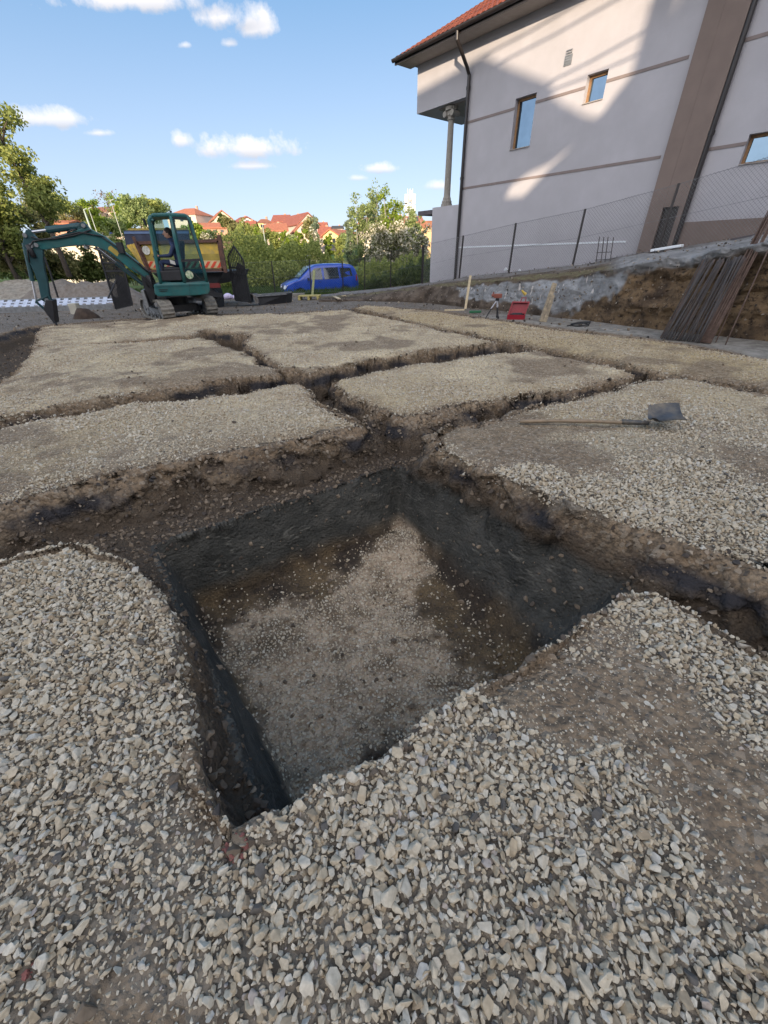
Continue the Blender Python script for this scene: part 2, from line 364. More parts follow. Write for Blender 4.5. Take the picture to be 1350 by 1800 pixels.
def dirtmask(x, y):      # 1 = bare soil shows between the stones
    m = fbm(x*.9, y*.9, 12.)*.85+fbm(x*3.5, y*3.5, 22.)*.5+.16*np.clip(y-2.6, 0, 1)+.45*np.clip(fbm(x*.6+y*.5, y*1.6-x*.9, 33., 3)-.05, 0, 1)*(y > 2.6)
    m = m+.75*np.exp(-(((x-.72)**2)/.10+((y-.80)**2)/.035))+.45*np.exp(-(((x-1.0)**2)/.05+((y-.25)**2)/.25))
    m = m+.5*np.exp(-(((x+.62)**2)/.06+((y-.1)**2)/.25))+.55*np.exp(-(((x-3.2)**2)/1.2+((y-2.6)**2)/.10))+.3*np.exp(-(((x-1.3)**2)/.5+((y-3.)**2)/.05))
    m = m-.9*np.exp(-(((x-1.55)**2)/.10+((y-.70)**2)/.16))
    return sstep((m-.18)/.38)
def axis(segs):
    o = []
    for a, b, s in segs: o += list(np.linspace(a, b, max(2, int(round((b-a)/s)))+1)[:-1])
    o.append(segs[-1][1]); return np.array(o)
def geo(a, b, n): return list(a*(b/a)**(np.linspace(0, 1, n)))
XS = np.array([-v for v in geo(14, 420, 46)[::-1]][:-1]+list(axis([(-14, -7, .14), (-7, -2.2, .045), (-2.2, 2.2, .0125), (2.2, 6, .04), (6, 14, .14)]))+geo(14, 420, 46)[1:])
YS = np.array([-v for v in geo(4, 60, 12)[::-1]][:-1]+list(axis([(-4, .1, .13), (.1, .42, .03), (.42, 3.62, .0125), (3.62, 7, .032), (7, 14, .06), (14, 30, .2)]))+geo(30.2, 690, 90))
X, Y = np.meshgrid(XS, YS); nx = len(XS); ny = len(YS)
Z, DB, DM, DP = height(X, Y, True)
# roughness of the cut faces: push steep ground sideways
gy, gx = np.gradient(Z, YS, XS)
steep = np.clip((np.hypot(gx, gy)-.5)/1.5, 0, 1)*((np.abs(X) < 7) & (Y < 14) & (Y > -2))
clay = np.clip((-Z-.38)/.06, 0, 1)*(DP < .02)
amp = steep*(.095*(1-clay)+.014*clay)*np.where(((DP < .16) & (Y < 2.2-.1*X)) | (sdist(FG, X, Y) < .16), .25, 1.)
fz = np.where(clay > .5, 2.2, 1.)
n1 = fbm(X*7, Y*7, Z*9, 4); gl = np.hypot(gx, gy)+1e-9
X2 = X-(gx/gl)*n1*amp*1.6; Y2 = Y-(gy/gl)*n1*amp*1.6; Z2 = Z+steep*.02*(1-clay)*fbm(X*11, Y*11, Z*11+7, 3)
co = np.stack([X2, Y2, Z2], -1).reshape(-1, 3)
idx = np.arange(nx*ny).reshape(ny, nx)
q = np.stack([idx[:-1, :-1], idx[:-1, 1:], idx[1:, 1:], idx[1:, :-1]], -1).reshape(-1, 4)
me = bpy.data.meshes.new('ground'); me.vertices.add(len(co)); me.vertices.foreach_set('co', co.ravel())
me.loops.add(q.size); me.loops.foreach_set('vertex_index', q.ravel().astype(np.int32))
me.polygons.add(len(q)); me.polygons.foreach_set('loop_start', np.arange(0, q.size, 4, dtype=np.int32)); me.polygons.foreach_set('loop_total', np.full(len(q), 4, np.int32))
me.polygons.foreach_set('use_smooth', np.ones(len(q), bool))
me.update(calc_edges=True)
def attr(name, a):
    t = me.attributes.new(name, 'FLOAT', 'POINT'); t.data.foreach_set('value', np.ascontiguousarray(a, dtype=np.float32).ravel())
inblk = DB < .02
eg = np.clip((.02-DB)/np.where(Y > 2.4, .20+.14*vnoise(X*2.2, Y*2.2, 44.), .05), 0, 1)
attr('gravel', np.where(inblk, 1.0, 0.0)*(1-dirtmask(X, Y)*.85)*eg)
grass = np.clip((Y-23.6-.8*vnoise(X*.5, Y*.5))/.5, 0, 1)
road = ((Y > 24.8) & (Y < 26.6)).astype(float)*0
attr('grass', grass*(1-road)); attr('asph', np.exp(-((Y-62-.05*X)/2.)**2)*.0)
lean = np.clip((sdist(PS, X, Y))/.15, 0, 1)*(X > 2.4)*(Y < 12)*(X < 12)*(DM < 0)
attr('lean', lean*np.clip(.7+.5*fbm(X*2, Y*2, 3.), 0, 1))
attr('pitgravel', pitmask(X, Y)*(DP < -.03)*(Z < -.8))
attr('sand', (sdist(PS, X, Y) < 0)*np.clip(.75+.5*fbm(X, Y, 15.), 0, 1)+np.clip(fbm(X*.7, Y*.7, 18.)-.1, 0, .5)*(Y > 2.6))
attr('inpit', (DP < .03).astype(float))
gm = bpy.data.materials.new('ground_soil'); gm.use_nodes = True; t = gm.node_tree; n = t.nodes; l = t.links
p = n['Principled BSDF']; p.inputs['Roughness'].default_value = .95; p.inputs['Specular IOR Level'].default_value = .25
TCo = n.new('ShaderNodeTexCoord')
def nze(s, d=6, r=.55, vec=None, dist=0):
    q_ = n.new('ShaderNodeTexNoise'); q_.inputs['Scale'].default_value = s; q_.inputs['Detail'].default_value = d; q_.inputs['Roughness'].default_value = r; q_.inputs['Distortion'].default_value = dist
    l.new(vec or TCo.outputs['Object'], q_.inputs['Vector']); return q_.outputs[0]
def vor(s, out='Distance', vec=None):
    q_ = n.new('ShaderNodeTexVoronoi'); q_.inputs['Scale'].default_value = s; l.new(vec or TCo.outputs['Object'], q_.inputs['Vector']); return q_.outputs[out]
def rng(v, a, b, c=0., d=1.):
    q_ = n.new('ShaderNodeMapRange'); q_.inputs[1].default_value = a; q_.inputs[2].default_value = b; q_.inputs[3].default_value = c; q_.inputs[4].default_value = d; l.new(v, q_.inputs[0]); return q_.outputs[0]
def mixc(fac, a, b, bt='MIX'):
    q_ = n.new('ShaderNodeMix'); q_.data_type = 'RGBA'; q_.blend_type = bt
    if isinstance(fac, float): q_.inputs[0].default_value = fac
    else: l.new(fac, q_.inputs[0])
    for i, c in ((6, a), (7, b)):
        if isinstance(c, tuple): q_.inputs[i].default_value = c+(1,)
        else: l.new(c, q_.inputs[i])
    return q_.outputs[2]
def mm(op, a, b, clamp=False):
    q_ = n.new('ShaderNodeMath'); q_.operation = op; q_.use_clamp = clamp
    for i, v in enumerate((a, b)):
        if isinstance(v, (int, float)): q_.inputs[i].default_value = v
        else: l.new(v, q_.inputs[i])
    return q_.outputs[0]
def at(name):
    q_ = n.new('ShaderNodeAttribute'); q_.attribute_name = name; return q_.outputs['Fac']
sep = n.new('ShaderNodeSeparateXYZ'); l.new(TCo.outputs['Object'], sep.inputs[0]); zz = sep.outputs[2]
vc = n.new('ShaderNodeSeparateColor'); l.new(vor(38, 'Color'), vc.inputs[0])
soil = mixc(rng(nze(3.), .35, .65), (.19, .135, .088), (.285, .215, .145))
soil = mixc(rng(nze(30, 4), .42, .62), soil, (.12, .092, .066))
soil = mixc(rng(vc.outputs[0], .82, .84), soil, (.27, .22, .165))
grav = mixc(vc.outputs[1], (.10, .082, .064), (.26, .225, .18)); grav = mixc(rng(sep.outputs[1], 2.2, 4.5), grav, mixc(rng(nze(1.2, 6), .38, .62), mixc(vc.outputs[1], (.46, .38, .25), (.66, .565, .39)), mixc(vc.outputs[1], (.26, .20, .135), (.44, .365, .255))))  # near bed colour darkened to stand in for shaded gaps between stones
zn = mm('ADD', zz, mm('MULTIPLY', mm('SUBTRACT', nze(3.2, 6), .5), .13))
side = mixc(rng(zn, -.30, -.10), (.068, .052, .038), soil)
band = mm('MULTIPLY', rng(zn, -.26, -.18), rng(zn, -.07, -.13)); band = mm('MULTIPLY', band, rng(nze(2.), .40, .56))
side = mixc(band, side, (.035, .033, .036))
clayc = mixc(rng(nze(2.6, 7, .6, dist=1.5), .35, .65), (.036, .037, .034), (.078, .076, .068))
wv = n.new('ShaderNodeMapping'); wv.inputs['Scale'].default_value = (.8, .8, 2.6); l.new(TCo.outputs['Object'], wv.inputs[0])
clayc = mixc(rng(nze(5, 4, .5, wv.outputs[0], 2.5), .60, .70, 0, .6), clayc, (.16, .155, .135))
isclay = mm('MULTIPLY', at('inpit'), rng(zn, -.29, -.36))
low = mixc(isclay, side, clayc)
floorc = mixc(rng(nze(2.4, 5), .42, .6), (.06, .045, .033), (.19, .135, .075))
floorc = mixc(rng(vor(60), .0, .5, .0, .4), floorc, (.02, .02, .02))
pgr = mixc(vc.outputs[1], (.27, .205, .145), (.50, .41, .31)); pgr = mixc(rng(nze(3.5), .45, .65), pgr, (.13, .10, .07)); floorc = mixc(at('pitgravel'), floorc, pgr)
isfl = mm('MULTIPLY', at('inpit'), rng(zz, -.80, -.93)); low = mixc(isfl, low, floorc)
mud = mixc(rng(nze(1.1, 8, .6), .35, .65), (.10, .085, .068), (.165, .143, .12)); mud = mixc(rng(vc.outputs[0], .75, .78), mud, (.24, .22, .20))
lean_c = mixc(rng(nze(6, 6), .4, .6), (.20, .19, .17), (.33, .315, .285)); mud = mixc(at('lean'), mud, lean_c)
grs = mixc(rng(nze(.35, 8, .6), .35, .65), (.025, .055, .012), (.07, .12, .025)); grs = mixc(rng(nze(.08, 4), .5, .65), grs, (.13, .14, .05))
grav = mixc(at('sand'), grav, mixc(vc.outputs[1], (.30, .23, .125), (.48, .385, .225)))
top = mixc(at('gravel'), soil, grav)
isM = n.new('ShaderNodeAttribute'); isM.attribute_name = 'mud'
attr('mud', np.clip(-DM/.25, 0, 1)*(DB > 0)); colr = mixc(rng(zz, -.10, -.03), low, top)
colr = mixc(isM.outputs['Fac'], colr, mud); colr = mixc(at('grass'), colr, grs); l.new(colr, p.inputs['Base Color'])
bmp = n.new('ShaderNodeBump'); bmp.inputs['Distance'].default_value = .012; bmp.inputs['Strength'].default_value = 1
hh = mm('ADD', mm('MULTIPLY', vor(45), -1.0), mm('MULTIPLY', nze(24, 6, .6), 1.4)); l.new(hh, bmp.inputs['Height'])
bm2 = n.new('ShaderNodeBump'); bm2.inputs['Distance'].default_value = .03; bm2.inputs['Strength'].default_value = .8; l.new(nze(6, 7, .6, wv.outputs[0], 1.), bm2.inputs['Height']); l.new(bm2.outputs[0], bmp.inputs['Normal'])
l.new(bmp.outputs[0], p.inputs['Normal'])
me.materials.append(gm)
ground = link(bpy.data.objects.new('ground', me)); tag(ground, 'excavated building plot of gravel blocks and trenches with meadow and hill beyond', 'ground', kind='structure')
del X2, Y2, Z2, co, q

# ------------------------------------------------------------------ loose stones (instanced on points)
def rock_mesh(i, mat_, flat=.62):
    r = random.Random(100+i); bm = bmesh.new()
    ex = (1., r.uniform(.55, .85), r.uniform(flat*.6, flat))
    for k in range(12):
        v = Vector((r.gauss(0, 1), r.gauss(0, 1), r.gauss(0, 1))).normalized(); s = r.uniform(.85, 1.1)
        v = Vector([math.copysign(abs(c)**.88, c) for c in v])
        bm.verts.new((v.x*ex[0]*.5*s, v.y*ex[1]*.5*s, v.z*ex[2]*.5*s))
    g = bmesh.ops.convex_hull(bm, input=bm.verts)
    bmesh.ops.delete(bm, geom=[e for e in bm.verts if not e.link_faces], context='VERTS')
    bmesh.ops.dissolve_limit(bm, angle_limit=math.radians(14), verts=bm.verts, edges=bm.edges)
    bmesh.ops.bevel(bm, geom=list(bm.edges), offset=.025, segments=1, affect='EDGES', profile=.5)
    bmesh.ops.recalc_face_normals(bm, faces=bm.faces)
    m = bpy.data.meshes.new('stone'); bm.to_mesh(m); bm.free(); m.materials.append(mat_)
    return m
def stone_mat(name, ramp, rough=.85):
    m = bpy.data.materials.new(name); m.use_nodes = True; t = m.node_tree; nn = t.nodes; ll = t.links
    pp = nn['Principled BSDF']; pp.inputs['Roughness'].default_value = rough; pp.inputs['Specular IOR Level'].default_value = .3
    a = nn.new('ShaderNodeAttribute'); a.attribute_type = 'INSTANCER'; a.attribute_name = 'tint'
    cr = nn.new('ShaderNodeValToRGB'); e = cr.color_ramp.elements
    e[0].position = 0; e[0].color = ramp[0][1]+(1,); e[1].position = ramp[-1][0]; e[1].color = ramp[-1][1]+(1,)
    for pos, c in ramp[1:-1]:
        k = cr.color_ramp.elements.new(pos); k.color = c+(1,)
    ll.new(a.outputs['Fac'], cr.inputs[0])
    tcc = nn.new('ShaderNodeTexCoord'); nz_ = nn.new('ShaderNodeTexNoise'); nz_.inputs['Scale'].default_value = 3.5; nz_.inputs['Detail'].default_value = 6; ll.new(tcc.outputs['Object'], nz_.inputs[0])
    mr = nn.new('ShaderNodeMapRange'); mr.inputs[1].default_value = .3; mr.inputs[2].default_value = .7; mr.inputs[3].default_value = .78; mr.inputs[4].default_value = 1.15; ll.new(nz_.outputs[0], mr.inputs[0])
    mx = nn.new('ShaderNodeMix'); mx.data_type = 'RGBA'; mx.blend_type = 'MULTIPLY'; mx.inputs[0].default_value = 1; ll.new(cr.outputs[0], mx.inputs[6]); ll.new(mr.outputs[0], mx.inputs[7])
    ll.new(mx.outputs[2], pp.inputs['Base Color'])
    return m
SM = stone_mat('crushed_limestone', [(0, (.07, .07, .07)), (.05, (.13, .115, .10)), (.10, (.27, .21, .145)), (.30, (.385, .315, .22)), (.50, (.44, .375, .28)), (.68, (.49, .435, .34)), (.80, (.45, .405, .33)), (.90, (.55, .505, .42)), (.97, (.41, .395, .36)), (.985, (.30, .17, .12)), (.99, (.21, .085, .075)), (1., (.21, .085, .075))])
CM = stone_mat('soil_clod', [(0, (.045, .042, .042)), (.2, (.085, .068, .055)), (.5, (.16, .125, .092)), (.8, (.25, .20, .15)), (.92, (.35, .30, .24)), (1., (.40, .36, .30))], .95)
def scatter(name, pts, size, tint, rot, meshes, label, cat):
    m = bpy.data.meshes.new(name); m.vertices.add(len(pts)); m.vertices.foreach_set('co', np.ascontiguousarray(pts, np.float32).ravel())
    def fa(nm, ty, a, k='value'):
        t_ = m.attributes.new(nm, ty, 'POINT'); t_.data.foreach_set(k, np.ascontiguousarray(a, np.float32).ravel())
    fa('tint', 'FLOAT', tint); fa('size', 'FLOAT', size); fa('rot', 'FLOAT_VECTOR', rot, 'vector')
    t_ = m.attributes.new('pick', 'INT', 'POINT'); t_.data.foreach_set('value', RNG.integers(0, len(meshes), len(pts)).astype(np.int32))
    o = link(bpy.data.objects.new(name, m)); tag(o, label, cat, kind='stuff')
    ng = bpy.data.node_groups.new(name, 'GeometryNodeTree'); ng.interface.new_socket('Geometry', in_out='INPUT', socket_type='NodeSocketGeometry'); ng.interface.new_socket('Geometry', in_out='OUTPUT', socket_type='NodeSocketGeometry')
    gi = ng.nodes.new('NodeGroupInput'); go = ng.nodes.new('NodeGroupOutput'); ip = ng.nodes.new('GeometryNodeInstanceOnPoints'); m2p = ng.nodes.new('GeometryNodeMeshToPoints')
    gg = ng.nodes.new('GeometryNodeGeometryToInstance')
    for s_ in meshes[::-1]:
        so = bpy.data.objects.new('stone_shape', s_); oi = ng.nodes.new('GeometryNodeObjectInfo'); oi.inputs['Object'].default_value = so; oi.transform_space = 'ORIGINAL'
        ng.links.new(oi.outputs['Geometry'], gg.inputs[0])
    def na(nm, ty):
        q_ = ng.nodes.new('GeometryNodeInputNamedAttribute'); q_.data_type = ty; q_.inputs[0].default_value = nm; return q_.outputs[0]
    ng.links.new(gi.outputs[0], m2p.inputs[0]); ng.links.new(m2p.outputs[0], ip.inputs['Points']); ng.links.new(gg.outputs[0], ip.inputs['Instance'])
    ip.inputs['Pick Instance'].default_value = True
    ng.links.new(na('pick', 'INT'), ip.inputs['Instance Index']); ng.links.new(na('rot', 'FLOAT_VECTOR'), ip.inputs['Rotation']); ng.links.new(na('size', 'FLOAT'), ip.inputs['Scale'])
    ng.links.new(ip.outputs[0], go.inputs[0])
    md = o.modifiers.new('scatter', 'NODES'); md.node_group = ng
    return o
rocks = [rock_mesh(i, SM) for i in range(14)]
clods = [rock_mesh(40+i, CM, .8) for i in range(8)]
def jgrid(x0, x1, y0, y1, s):
    gx_, gy_ = np.meshgrid(np.arange(x0, x1, s), np.arange(y0, y1, s)); x = gx_.ravel()+RNG.uniform(-.5, .5, gx_.size)*s*.95; y = gy_.ravel()+RNG.uniform(-.5, .5, gx_.size)*s*.95
    # keep only what the photograph could see, with a margin
    v = np.stack([x, y, np.zeros_like(x)], -1)-CAM; dz = v@cF; px_ = 675+FPX*(v@cR)/np.where(dz > .05, dz, .05); py_ = 900-FPX*(v@cU)/np.where(dz > .05, dz, .05)
    k = (dz > .05) & (px_ > -900) & (px_ < 2250) & (py_ < 2500); return x[k], y[k]
PT = []; SZ = []; TI = []; RT = []; 
def put(x, y, z, s, tint, tilt=.6):
    PT.append(np.stack([x, y, z], -1)); SZ.append(s); TI.append(tint)
    RT.append(np.stack([RNG.normal(0, tilt, len(x)), RNG.normal(0, tilt, len(x)), RNG.uniform(0, 6.283, len(x))], -1))
def layer(x0, x1, y0, y1, s, smin, smax, dens=1., dirt_keep=.25, lift=.30, seed=0):
    x, y = jgrid(x0, x1, y0, y1, s); h, db, dm, dp = height(x, y, True); d = dirtmask(x, y)
    u = RNG.random(len(x)); ef = 1-.65*np.clip(1+(db+.02)/.26, 0, 1)*(y > 2.4)*(.6+.4*vnoise(x*2.2, y*2.2, 44.)); k = (db < .02) & (dp > -.02) & (u < dens*ef*(1-d*(1-dirt_keep)))
    x, y, h, d = x[k], y[k], h[k], d[k]
    sz = smin+(smax-smin)*RNG.random(len(x))**1.8; sz = sz*(1-.35*d)*(1+.28*fbm(x*1.3, y*1.3, 71., 2))
    zone = .07*fbm(x*.7, y*.7, 5.)+.02*np.clip((y-1.5)/3., 0, 1)
    zone = zone-.28*(sdist(PS, x, y) < 0)*(.7+.6*fbm(x, y, 15.)); tint = np.clip(RNG.beta(2.0, 1.5, len(x))*.95+.05+zone, .11, .975); tint = np.where(RNG.random(len(x)) < np.where(y < 3, .02, .004), .03, tint)
    rd = (np.hypot(x+.455, y-.392) < .04) & (RNG.random(len(x)) < .45) | (np.hypot(x-G(50, 1715)[0], y-G(50, 1715)[1]) < .018)
    tint = np.where(rd, 1., tint)
    put(x, y, h+sz*(lift-.28*d), sz, tint)
layer(-4.6, 4.8, -1.2, 2.7, .0135, .009, .026, .9, .9, .10)
layer(-4.6, 4.8, -1.2, 2.7, .0185, .018, .041, 1., .20, .30)
layer(-4.6, 4.8, -1.2, 2.7, .040, .032, .056, .55, .22, .34)
layer(-8.5, 8.5, 2.7, 5.2, .019, .012, .030, .8, .55, .12)
layer(-8.5, 8.5, 2.7, 5.2, .040, .026, .048, .7, .22, .2)
layer(-12, 10, 5.2, 8.6, .030, .018, .040, .75, .4, .15)
layer(-12, 8, 8.6, 14.5, .05, .025, .05, .75, .4, .15)
# pit floor stones
x, y = jgrid(-1.7, 1.7, .4, 3.4, .022); h, db, dm, dp = height(x, y, True); pfm = pitmask(x, y)
k = (dp < -.06) & (h < -.86) & (RNG.random(len(x)) < .16+.84*pfm); put(x[k], y[k], h[k]+.004, RNG.uniform(.012, .034, k.sum()), np.clip(RNG.beta(2., 1.6, k.sum())*.8+.12, 0, .97))
P_ = np.concatenate(PT); print('stones', len(P_))
scatter('gravel', P_, np.concatenate(SZ), np.concatenate(TI), np.concatenate(RT), rocks, 'pale crushed limestone gravel spread over the blocks and pit bottom', 'gravel')
PT, SZ, TI, RT = [], [], [], []
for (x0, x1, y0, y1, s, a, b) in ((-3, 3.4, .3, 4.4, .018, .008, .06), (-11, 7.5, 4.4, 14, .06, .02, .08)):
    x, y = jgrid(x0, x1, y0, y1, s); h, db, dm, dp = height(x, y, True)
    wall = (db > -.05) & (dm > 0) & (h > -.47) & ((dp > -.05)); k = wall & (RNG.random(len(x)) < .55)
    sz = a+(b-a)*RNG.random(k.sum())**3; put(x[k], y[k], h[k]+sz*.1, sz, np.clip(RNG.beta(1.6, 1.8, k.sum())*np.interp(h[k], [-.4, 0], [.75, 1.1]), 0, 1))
# loose rubble on the yard and the blocks
x, y = jgrid(-14, 8, 8, 24, .16); h, db, dm, dp = height(x, y, True); k = (dm < 0) & (RNG.random(len(x)) < .5); sz = .015+.09*RNG.random(k.sum())**5; put(x[k], y[k], h[k]+sz*.2, sz, RNG.random(k.sum()))
x, y = jgrid(-8, 7, -1, 13, .16); h, db, dm, dp = height(x, y, True); k = (db < -.05) & (RNG.random(len(x)) < .25*dirtmask(x, y)*.35+.008); sz = .015+.05*RNG.random(k.sum())**2; put(x[k], y[k], h[k]+sz*.2, sz, .15+RNG.random(k.sum())*.6)
x, y = jgrid(-1.7, 1.7, .4, 3.4, .05); h, db, dm, dp = height(x, y, True); k = (dp < -.05) & (RNG.random(len(x)) < .6*(1-.6*pitmask(x, y))); sz = .015+.05*RNG.random(k.sum())**2.5; put(x[k], y[k], h[k]+sz*.2, sz, RNG.random(k.sum())*.6+.2)
P_ = np.concatenate(PT); print('clods', len(P_))
scatter('soil_clods', P_, np.concatenate(SZ), np.concatenate(TI), np.concatenate(RT), clods, 'crumbled brown soil clods on the trench sides and mud yard', 'soil clods')
# ------------------------------------------------------------------ the white house on the right
DH = ray(-12, 465); DH = np.array([DH[0], DH[1], 0.]); DH = DH/np.linalg.norm(DH)      # along the wall, away from us
NW = np.array([-DH[1], DH[0], 0.])                                                    # out of the wall, towards the plot
if NW @ (CAM-A(960, 300, 16)) < 0: NW = -NW
HP = A(960, 300, 16.); HP[2] = 0
UP = np.array([0, 0, 1.])
def hp(u, w, z): return HP+DH*u+NW*w+UP*z
def wall_uz(x, y, w=0.):
    d = ray(x, y); t = ((HP+NW*w-CAM)@NW)/(d@NW); p = CAM+d*t; return (p-HP)@DH, p[2]
def hbox(mb, u0, u1, w0, w1, z0, z1, mi=0): mb.frame(hp(u0, w0, z0), DH*(u1-u0), NW*(w1-w0), UP*(z1-z0), mi)
EAVE = 7.12
house = thing('house', 'large white rendered house with brown bands and red tiled roof above the earth bank', 'house', hp(0, -3, .5))
hole = []
for (tl, tr, br) in (((906.8, 174.7), (944, 161), (930.6, 258)), ((1033.5, 131.5), (1070.5, 120.5), (1061, 175)), ((1318, 236), (1400, 222), (1385, 280))):
    u1, z1 = wall_uz(*tl); u0, z1b = wall_uz(*tr); _, z0 = wall_uz(*br); hole.append((u0, u1, z0, (z1+z1b)/2))
UC = 3.42; UE = -12.; US = 4.87; UF = 5.88; ZB = 5.78
mb = MB()
us = sorted({UE, UC}|{v for h_ in hole for v in h_[:2]}); zs = sorted({-.6, EAVE+.35}|{v for h_ in hole for v in h_[2:]})
for i in range(len(us)-1):
    for j in range(len(zs)-1):
        uc = (us[i]+us[i+1])/2; zc = (zs[j]+zs[j+1])/2
        if any(h_[0] < uc < h_[1] and h_[2] < zc < h_[3] for h_ in hole): continue
        mb.add([hp(us[i], 0, zs[j]), hp(us[i+1], 0, zs[j]), hp(us[i+1], 0, zs[j+1]), hp(us[i], 0, zs[j+1])], [(0, 1, 2, 3)])
RV = .22
for (u0, u1, z0, z1) in hole:
    c4 = [(u0, z0), (u1, z0), (u1, z1), (u0, z1)]
    for i in range(4):
        a, b = c4[i], c4[(i+1) % 4]; mb.add([hp(a[0], 0, a[1]), hp(b[0], 0, b[1]), hp(b[0], -RV, b[1]), hp(a[0], -RV, a[1])], [(0, 1, 2, 3)])
mb.add([hp(UC, 0, -.6), hp(UC, -9, -.6), hp(UC, -9, EAVE+.35), hp(UC, 0, EAVE+.35)], [(0, 1, 2, 3)])
mb.add([hp(UE, 0, -.6), hp(UE, -9, -.6), hp(UE, -9, EAVE+.35), hp(UE, 0, EAVE+.35)], [(0, 1, 2, 3)])
mb.add([hp(UE, -9, -.6), hp(UC, -9, -.6), hp(UC, -9, EAVE+.35), hp(UE, -9, EAVE+.35)], [(0, 1, 2, 3)])
wallo = mb.build('wall', MT['plaster'], house, fix=False)
# bands
b1 = 3.36; b2 = 5.125
bm_ = MB()
for z in (b1, b2):
    segs = [(-3.30, UC-.0)] if z == b1 else [(-3.30, hole[1][0]), (hole[1][1], hole[0][0]), (hole[0][1], UC)]
    for (a, b) in segs: hbox(bm_, a+.003, b-.003, .0, .012, z-.032, z+.032)
    hbox(bm_, UE, -4.95 if z == b2 else hole[2][0]-.0, .0, .012, z-.032, z+.032) if z == b2 else None
for (a, b) in [(hole[2][1], -4.28)]: hbox(bm_, a, b, 0, .012, b1-.032, b1+.032)
hbox(bm_, -4.95, -4.28, 0, .012, b2-.032, b2+.032)
bm_.build('wall_band', MT['band'], house)
hbox(mb := MB(), -3.0, UC, 0, .01, 1.53, 1.575); mb.build('trim_strip', MT['styro'], house)
# low parapet, overhang on a column, terrace slab
mb = MB(); _, zp = wall_uz(770, 364); hbox(mb, UC, US, -3.2, 0, -.6, zp); mb.build('terrace_wall', MT['plaster'], house)
_, zs1 = wall_uz(757, 378); mb = MB(); hbox(mb, US+.003, US+.85, -3.2, -.02, zp-.20, zp-.06); mb.build('terrace_slab', MT['slab_dark'], house)
mb = MB(); hbox(mb, UC, UF, -2.6, -.002, ZB, EAVE+.4); mb.build('upper_bay', MT['plaster'], house)
mb = MB(); hbox(mb, UC+.25, UF-.9, -2.4, -.25, ZB-.03, ZB); mb.build('bay_underside', MT['soffit'], house)
# column under the bay
d = ray(786, 340); t_ = ((hp(0, -.32, 0)-CAM)@NW)/(d@NW); cp = CAM+d*t_; cp[2] = zp
hc = ZB-zp-.03
prof = [(.22, 0), (.22, .10), (.19, .10), (.20, .17), (.16, .22), (.155, .28), (.13, .32), (.125, .4), (.105, hc-.42), (.105, hc-.36), (.14, hc-.34), (.13, hc-.27), (.17, hc-.22), (.17, hc-.12), (.23, hc-.10), (.23, hc)]
MB().lathe(prof, cp, 28, flute=.09).build('column', MT['stone_col'], house)
mb = MB()
for sx in (-.17, .17):
    a_ = cp+DH*sx+np.array([0, 0, hc-.19]); mb.tube([a_-NW*.19, a_+NW*.19], .085, 12)
mb.build('column_scroll', MT['stone_col'], house)
# roof: steep gable slope with its verge over the bay
OV = .72; UV = 6.30
best = None
for pit in range(25, 60):
    for tt in np.arange(2, 9, .25):
        q_ = hp(UV, OV-math.cos(math.radians(pit))*tt, EAVE+math.sin(math.radians(pit))*tt)-CAM
        xx = 675+FPX*(q_@cR)/(q_@cF); yy = 900-FPX*(q_@cU)/(q_@cF)
        e_ = math.hypot(xx-845, yy-12)
        if best is None or e_ < best[0]: best = (e_, pit, tt)
print('roof', best); PITCH = math.radians(best[1])
rs_ = np.array([-NW[0]*math.cos(PITCH), -NW[1]*math.cos(PITCH), math.sin(PITCH)]); rn = np.cross(rs_, DH); rn = rn if rn[2] > 0 else -rn
RL = 5.6/math.cos(PITCH)
tile = bpy.data.materials.new('roof_tiles'); tile.use_nodes = True; t = tile.node_tree; n = t.nodes; l = t.links
pb = n['Principled BSDF']; pb.inputs['Roughness'].default_value = .8
uvn = n.new('ShaderNodeUVMap'); br = n.new('ShaderNodeTexBrick'); br.inputs['Scale'].default_value = 1; br.inputs['Brick Width'].default_value = .2; br.inputs['Row Height'].default_value = .34; br.inputs['Mortar Size'].default_value = .012
br.inputs['Color1'].default_value = (.36, .105, .05, 1); br.inputs['Color2'].default_value = (.22, .065, .035, 1); br.inputs['Mortar'].default_value = (.06, .025, .02, 1); br.offset = .5
l.new(uvn.outputs[0], br.inputs['Vector']); nn_ = n.new('ShaderNodeTexNoise'); nn_.inputs['Scale'].default_value = 1.4; nn_.inputs['Detail'].default_value = 6
mxx = n.new('ShaderNodeMix'); mxx.data_type = 'RGBA'; mxx.blend_type = 'MULTIPLY'; mxx.inputs[0].default_value = .6; l.new(br.outputs[0], mxx.inputs[6]); l.new(nn_.outputs[1], mxx.inputs[7]); 
l.new(mxx.outputs[2], pb.inputs['Base Color'])
